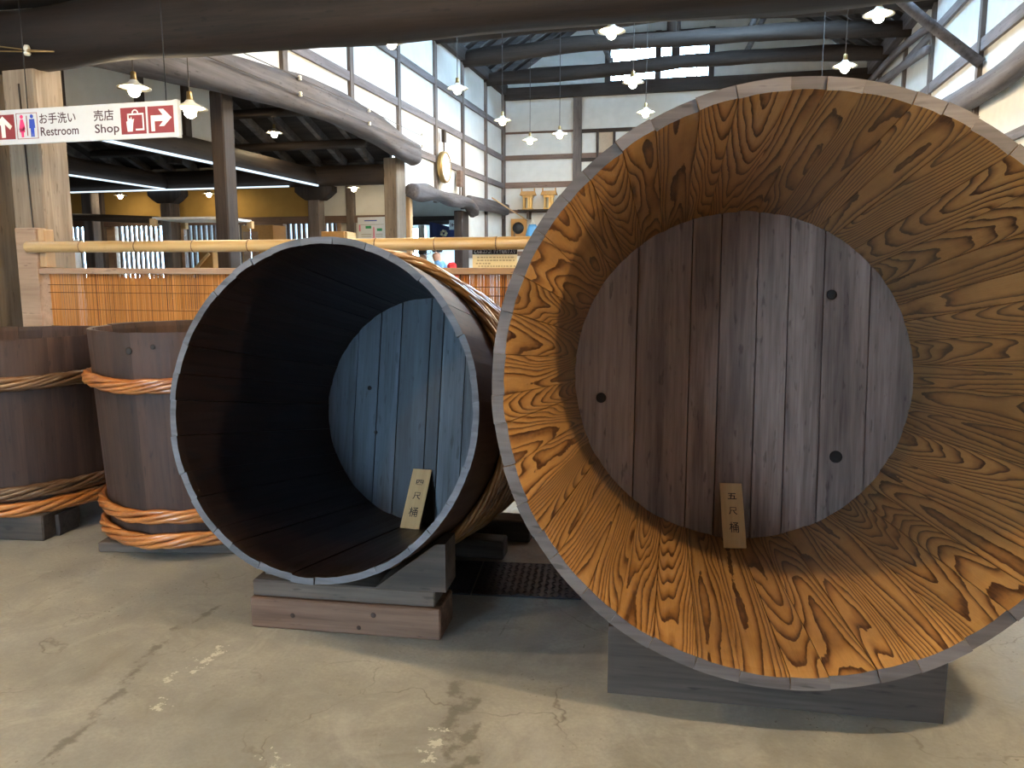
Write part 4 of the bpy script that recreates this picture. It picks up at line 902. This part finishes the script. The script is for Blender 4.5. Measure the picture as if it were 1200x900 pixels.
# ------------------------------------------------------------------ visitors in the passage
def person(label, x, y, rot, top_mat, hair_mat='hair', h=1.7, lean=.0, arm=.0):
    s = h / 1.7
    t = thing('person', label, 'person', (x, y, 0)); t.rotation_euler.z = rot; t.scale = (s, s, s)
    J = {'pel': (0, 0, .95), 'chest': (0, -.02 - lean * .2, 1.32), 'neck': (0, -.03 - lean * .3, 1.48), 'headb': (0, -.04 - lean * .34, 1.54), 'head': (0, -.05 - lean * .36, 1.63)}
    vsn = []; ed = []; rad = []
    def add(p, r_, par=None):
        vsn.append(p); rad.append(r_)
        if par is not None: ed.append((par, len(vsn) - 1))
        return len(vsn) - 1
    a = add(J['pel'], (.16, .11)); c_ = add(J['chest'], (.17, .115), a); n_ = add(J['neck'], (.055, .055), c_); hb = add(J['headb'], (.068, .08), n_); add(J['head'], (.072, .09), hb)
    for sd in (-1, 1):
        sh_ = add((.17 * sd, -.02 - lean * .25, 1.445), (.068, .068), c_); el = add((.22 * sd, -.02 - .10 * arm, 1.13), (.045, .045), sh_); wr_ = add((.20 * sd, -.14 - .2 * arm, .95 + .25 * arm), (.03, .03), el); add((.19 * sd, -.17 - .22 * arm, .88 + .27 * arm), (.028, .04), wr_)
        hp = add((.09 * sd, 0, .88), (.09, .09), a); kn = add((.10 * sd, -.03 + .06 * sd, .48), (.06, .06), hp); an = add((.10 * sd, .02 + .1 * sd, .09), (.04, .04), kn); add((.11 * sd, -.12 + .1 * sd, .035), (.045, .03), an)
    me = bpy.data.meshes.new('body'); me.from_pydata(vsn, ed, []); o = bpy.data.objects.new('body', me); col.objects.link(o)
    sk = o.modifiers.new('skin', 'SKIN'); sk.use_smooth_shade = True
    for i, r_ in enumerate(rad): me.skin_vertices[0].data[i].radius = r_
    me.skin_vertices[0].data[0].use_root = True
    o.modifiers.new('sub', 'SUBSURF').levels = 2
    bpy.context.view_layer.update()
    m2 = bpy.data.meshes.new_from_object(o.evaluated_get(bpy.context.evaluated_depsgraph_get())); bpy.data.objects.remove(o)
    m2.materials.clear()
    for mt in ('skin', top_mat, 'trousers'): m2.materials.append(MATS[mt])
    for p in m2.polygons:
        z = p.center.z; p.use_smooth = True
        p.material_index = 0 if (z > 1.485 or (abs(p.center.x) > .15 and z < 1.02 and z > .8)) else (2 if z < .93 else 1)
    b_ = link_mesh('body', m2, t); hx, hy, hz = J['head']
    lathe('hair', [(.080, -.03), (.090, 0), (.084, .04), (.055, .075), (0, .09)], hair_mat, t, 16, (hx, hy + .026, hz + .028))
    V = [(-.012, 0, -.02), (.012, 0, -.02), (0, -.025, -.015), (0, 0, .03)]
    mesh('nose', V, [(0, 1, 2), (0, 2, 3), (1, 3, 2), (0, 3, 1)], 'skin', t, loc=(hx, hy - .088, hz - .02))
    for sd in (-1, 1):
        lathe('eye', [(.012, 0), (.008, .006), (0, .008)], 'ink', t, 8).matrix_local = Matrix.Translation((hx + .03 * sd, hy - .083, hz + .005)) @ Matrix.Rotation(R_(90), 4, 'X')
        lathe('ear', [(.018, 0), (.02, .008), (0, .012)], 'skin', t, 8).matrix_local = Matrix.Translation((hx + .075 * sd, hy + .005, hz - .01)) @ Matrix.Rotation(R_(90 * sd), 4, 'Y')
    box('mouth', -.02, .02, -.005, .0, 0, .006, 'maroon', t).location = (hx, hy - .085, hz - .06)
    return t
person('person in pale blue shirt walking with a red backpack in the passage', -4.60, 13.45, R_(-70), 'shirt_blue', h=1.78, lean=.3, arm=.6)
bp = thing('backpack', 'red and black backpack worn by the person in pale blue', 'backpack', (-4.52, 13.479, 1.10)); bp.rotation_euler = (.14, 0, R_(-70))
box('pack', -.15, .15, .0, .16, .02, .42, 'red_fabric', bp, .04); box('pocket', -.11, .11, .16, .20, .04, .24, 'jacket_dark', bp, .02)
person('person in brown jacket farther left in the passage', -5.30, 13.6, R_(-80), 'jacket_brown', h=1.77)
person('person in dark jacket standing between two visitors in the passage', -5.44, 14.5, R_(150), 'jacket_dark', h=1.77)
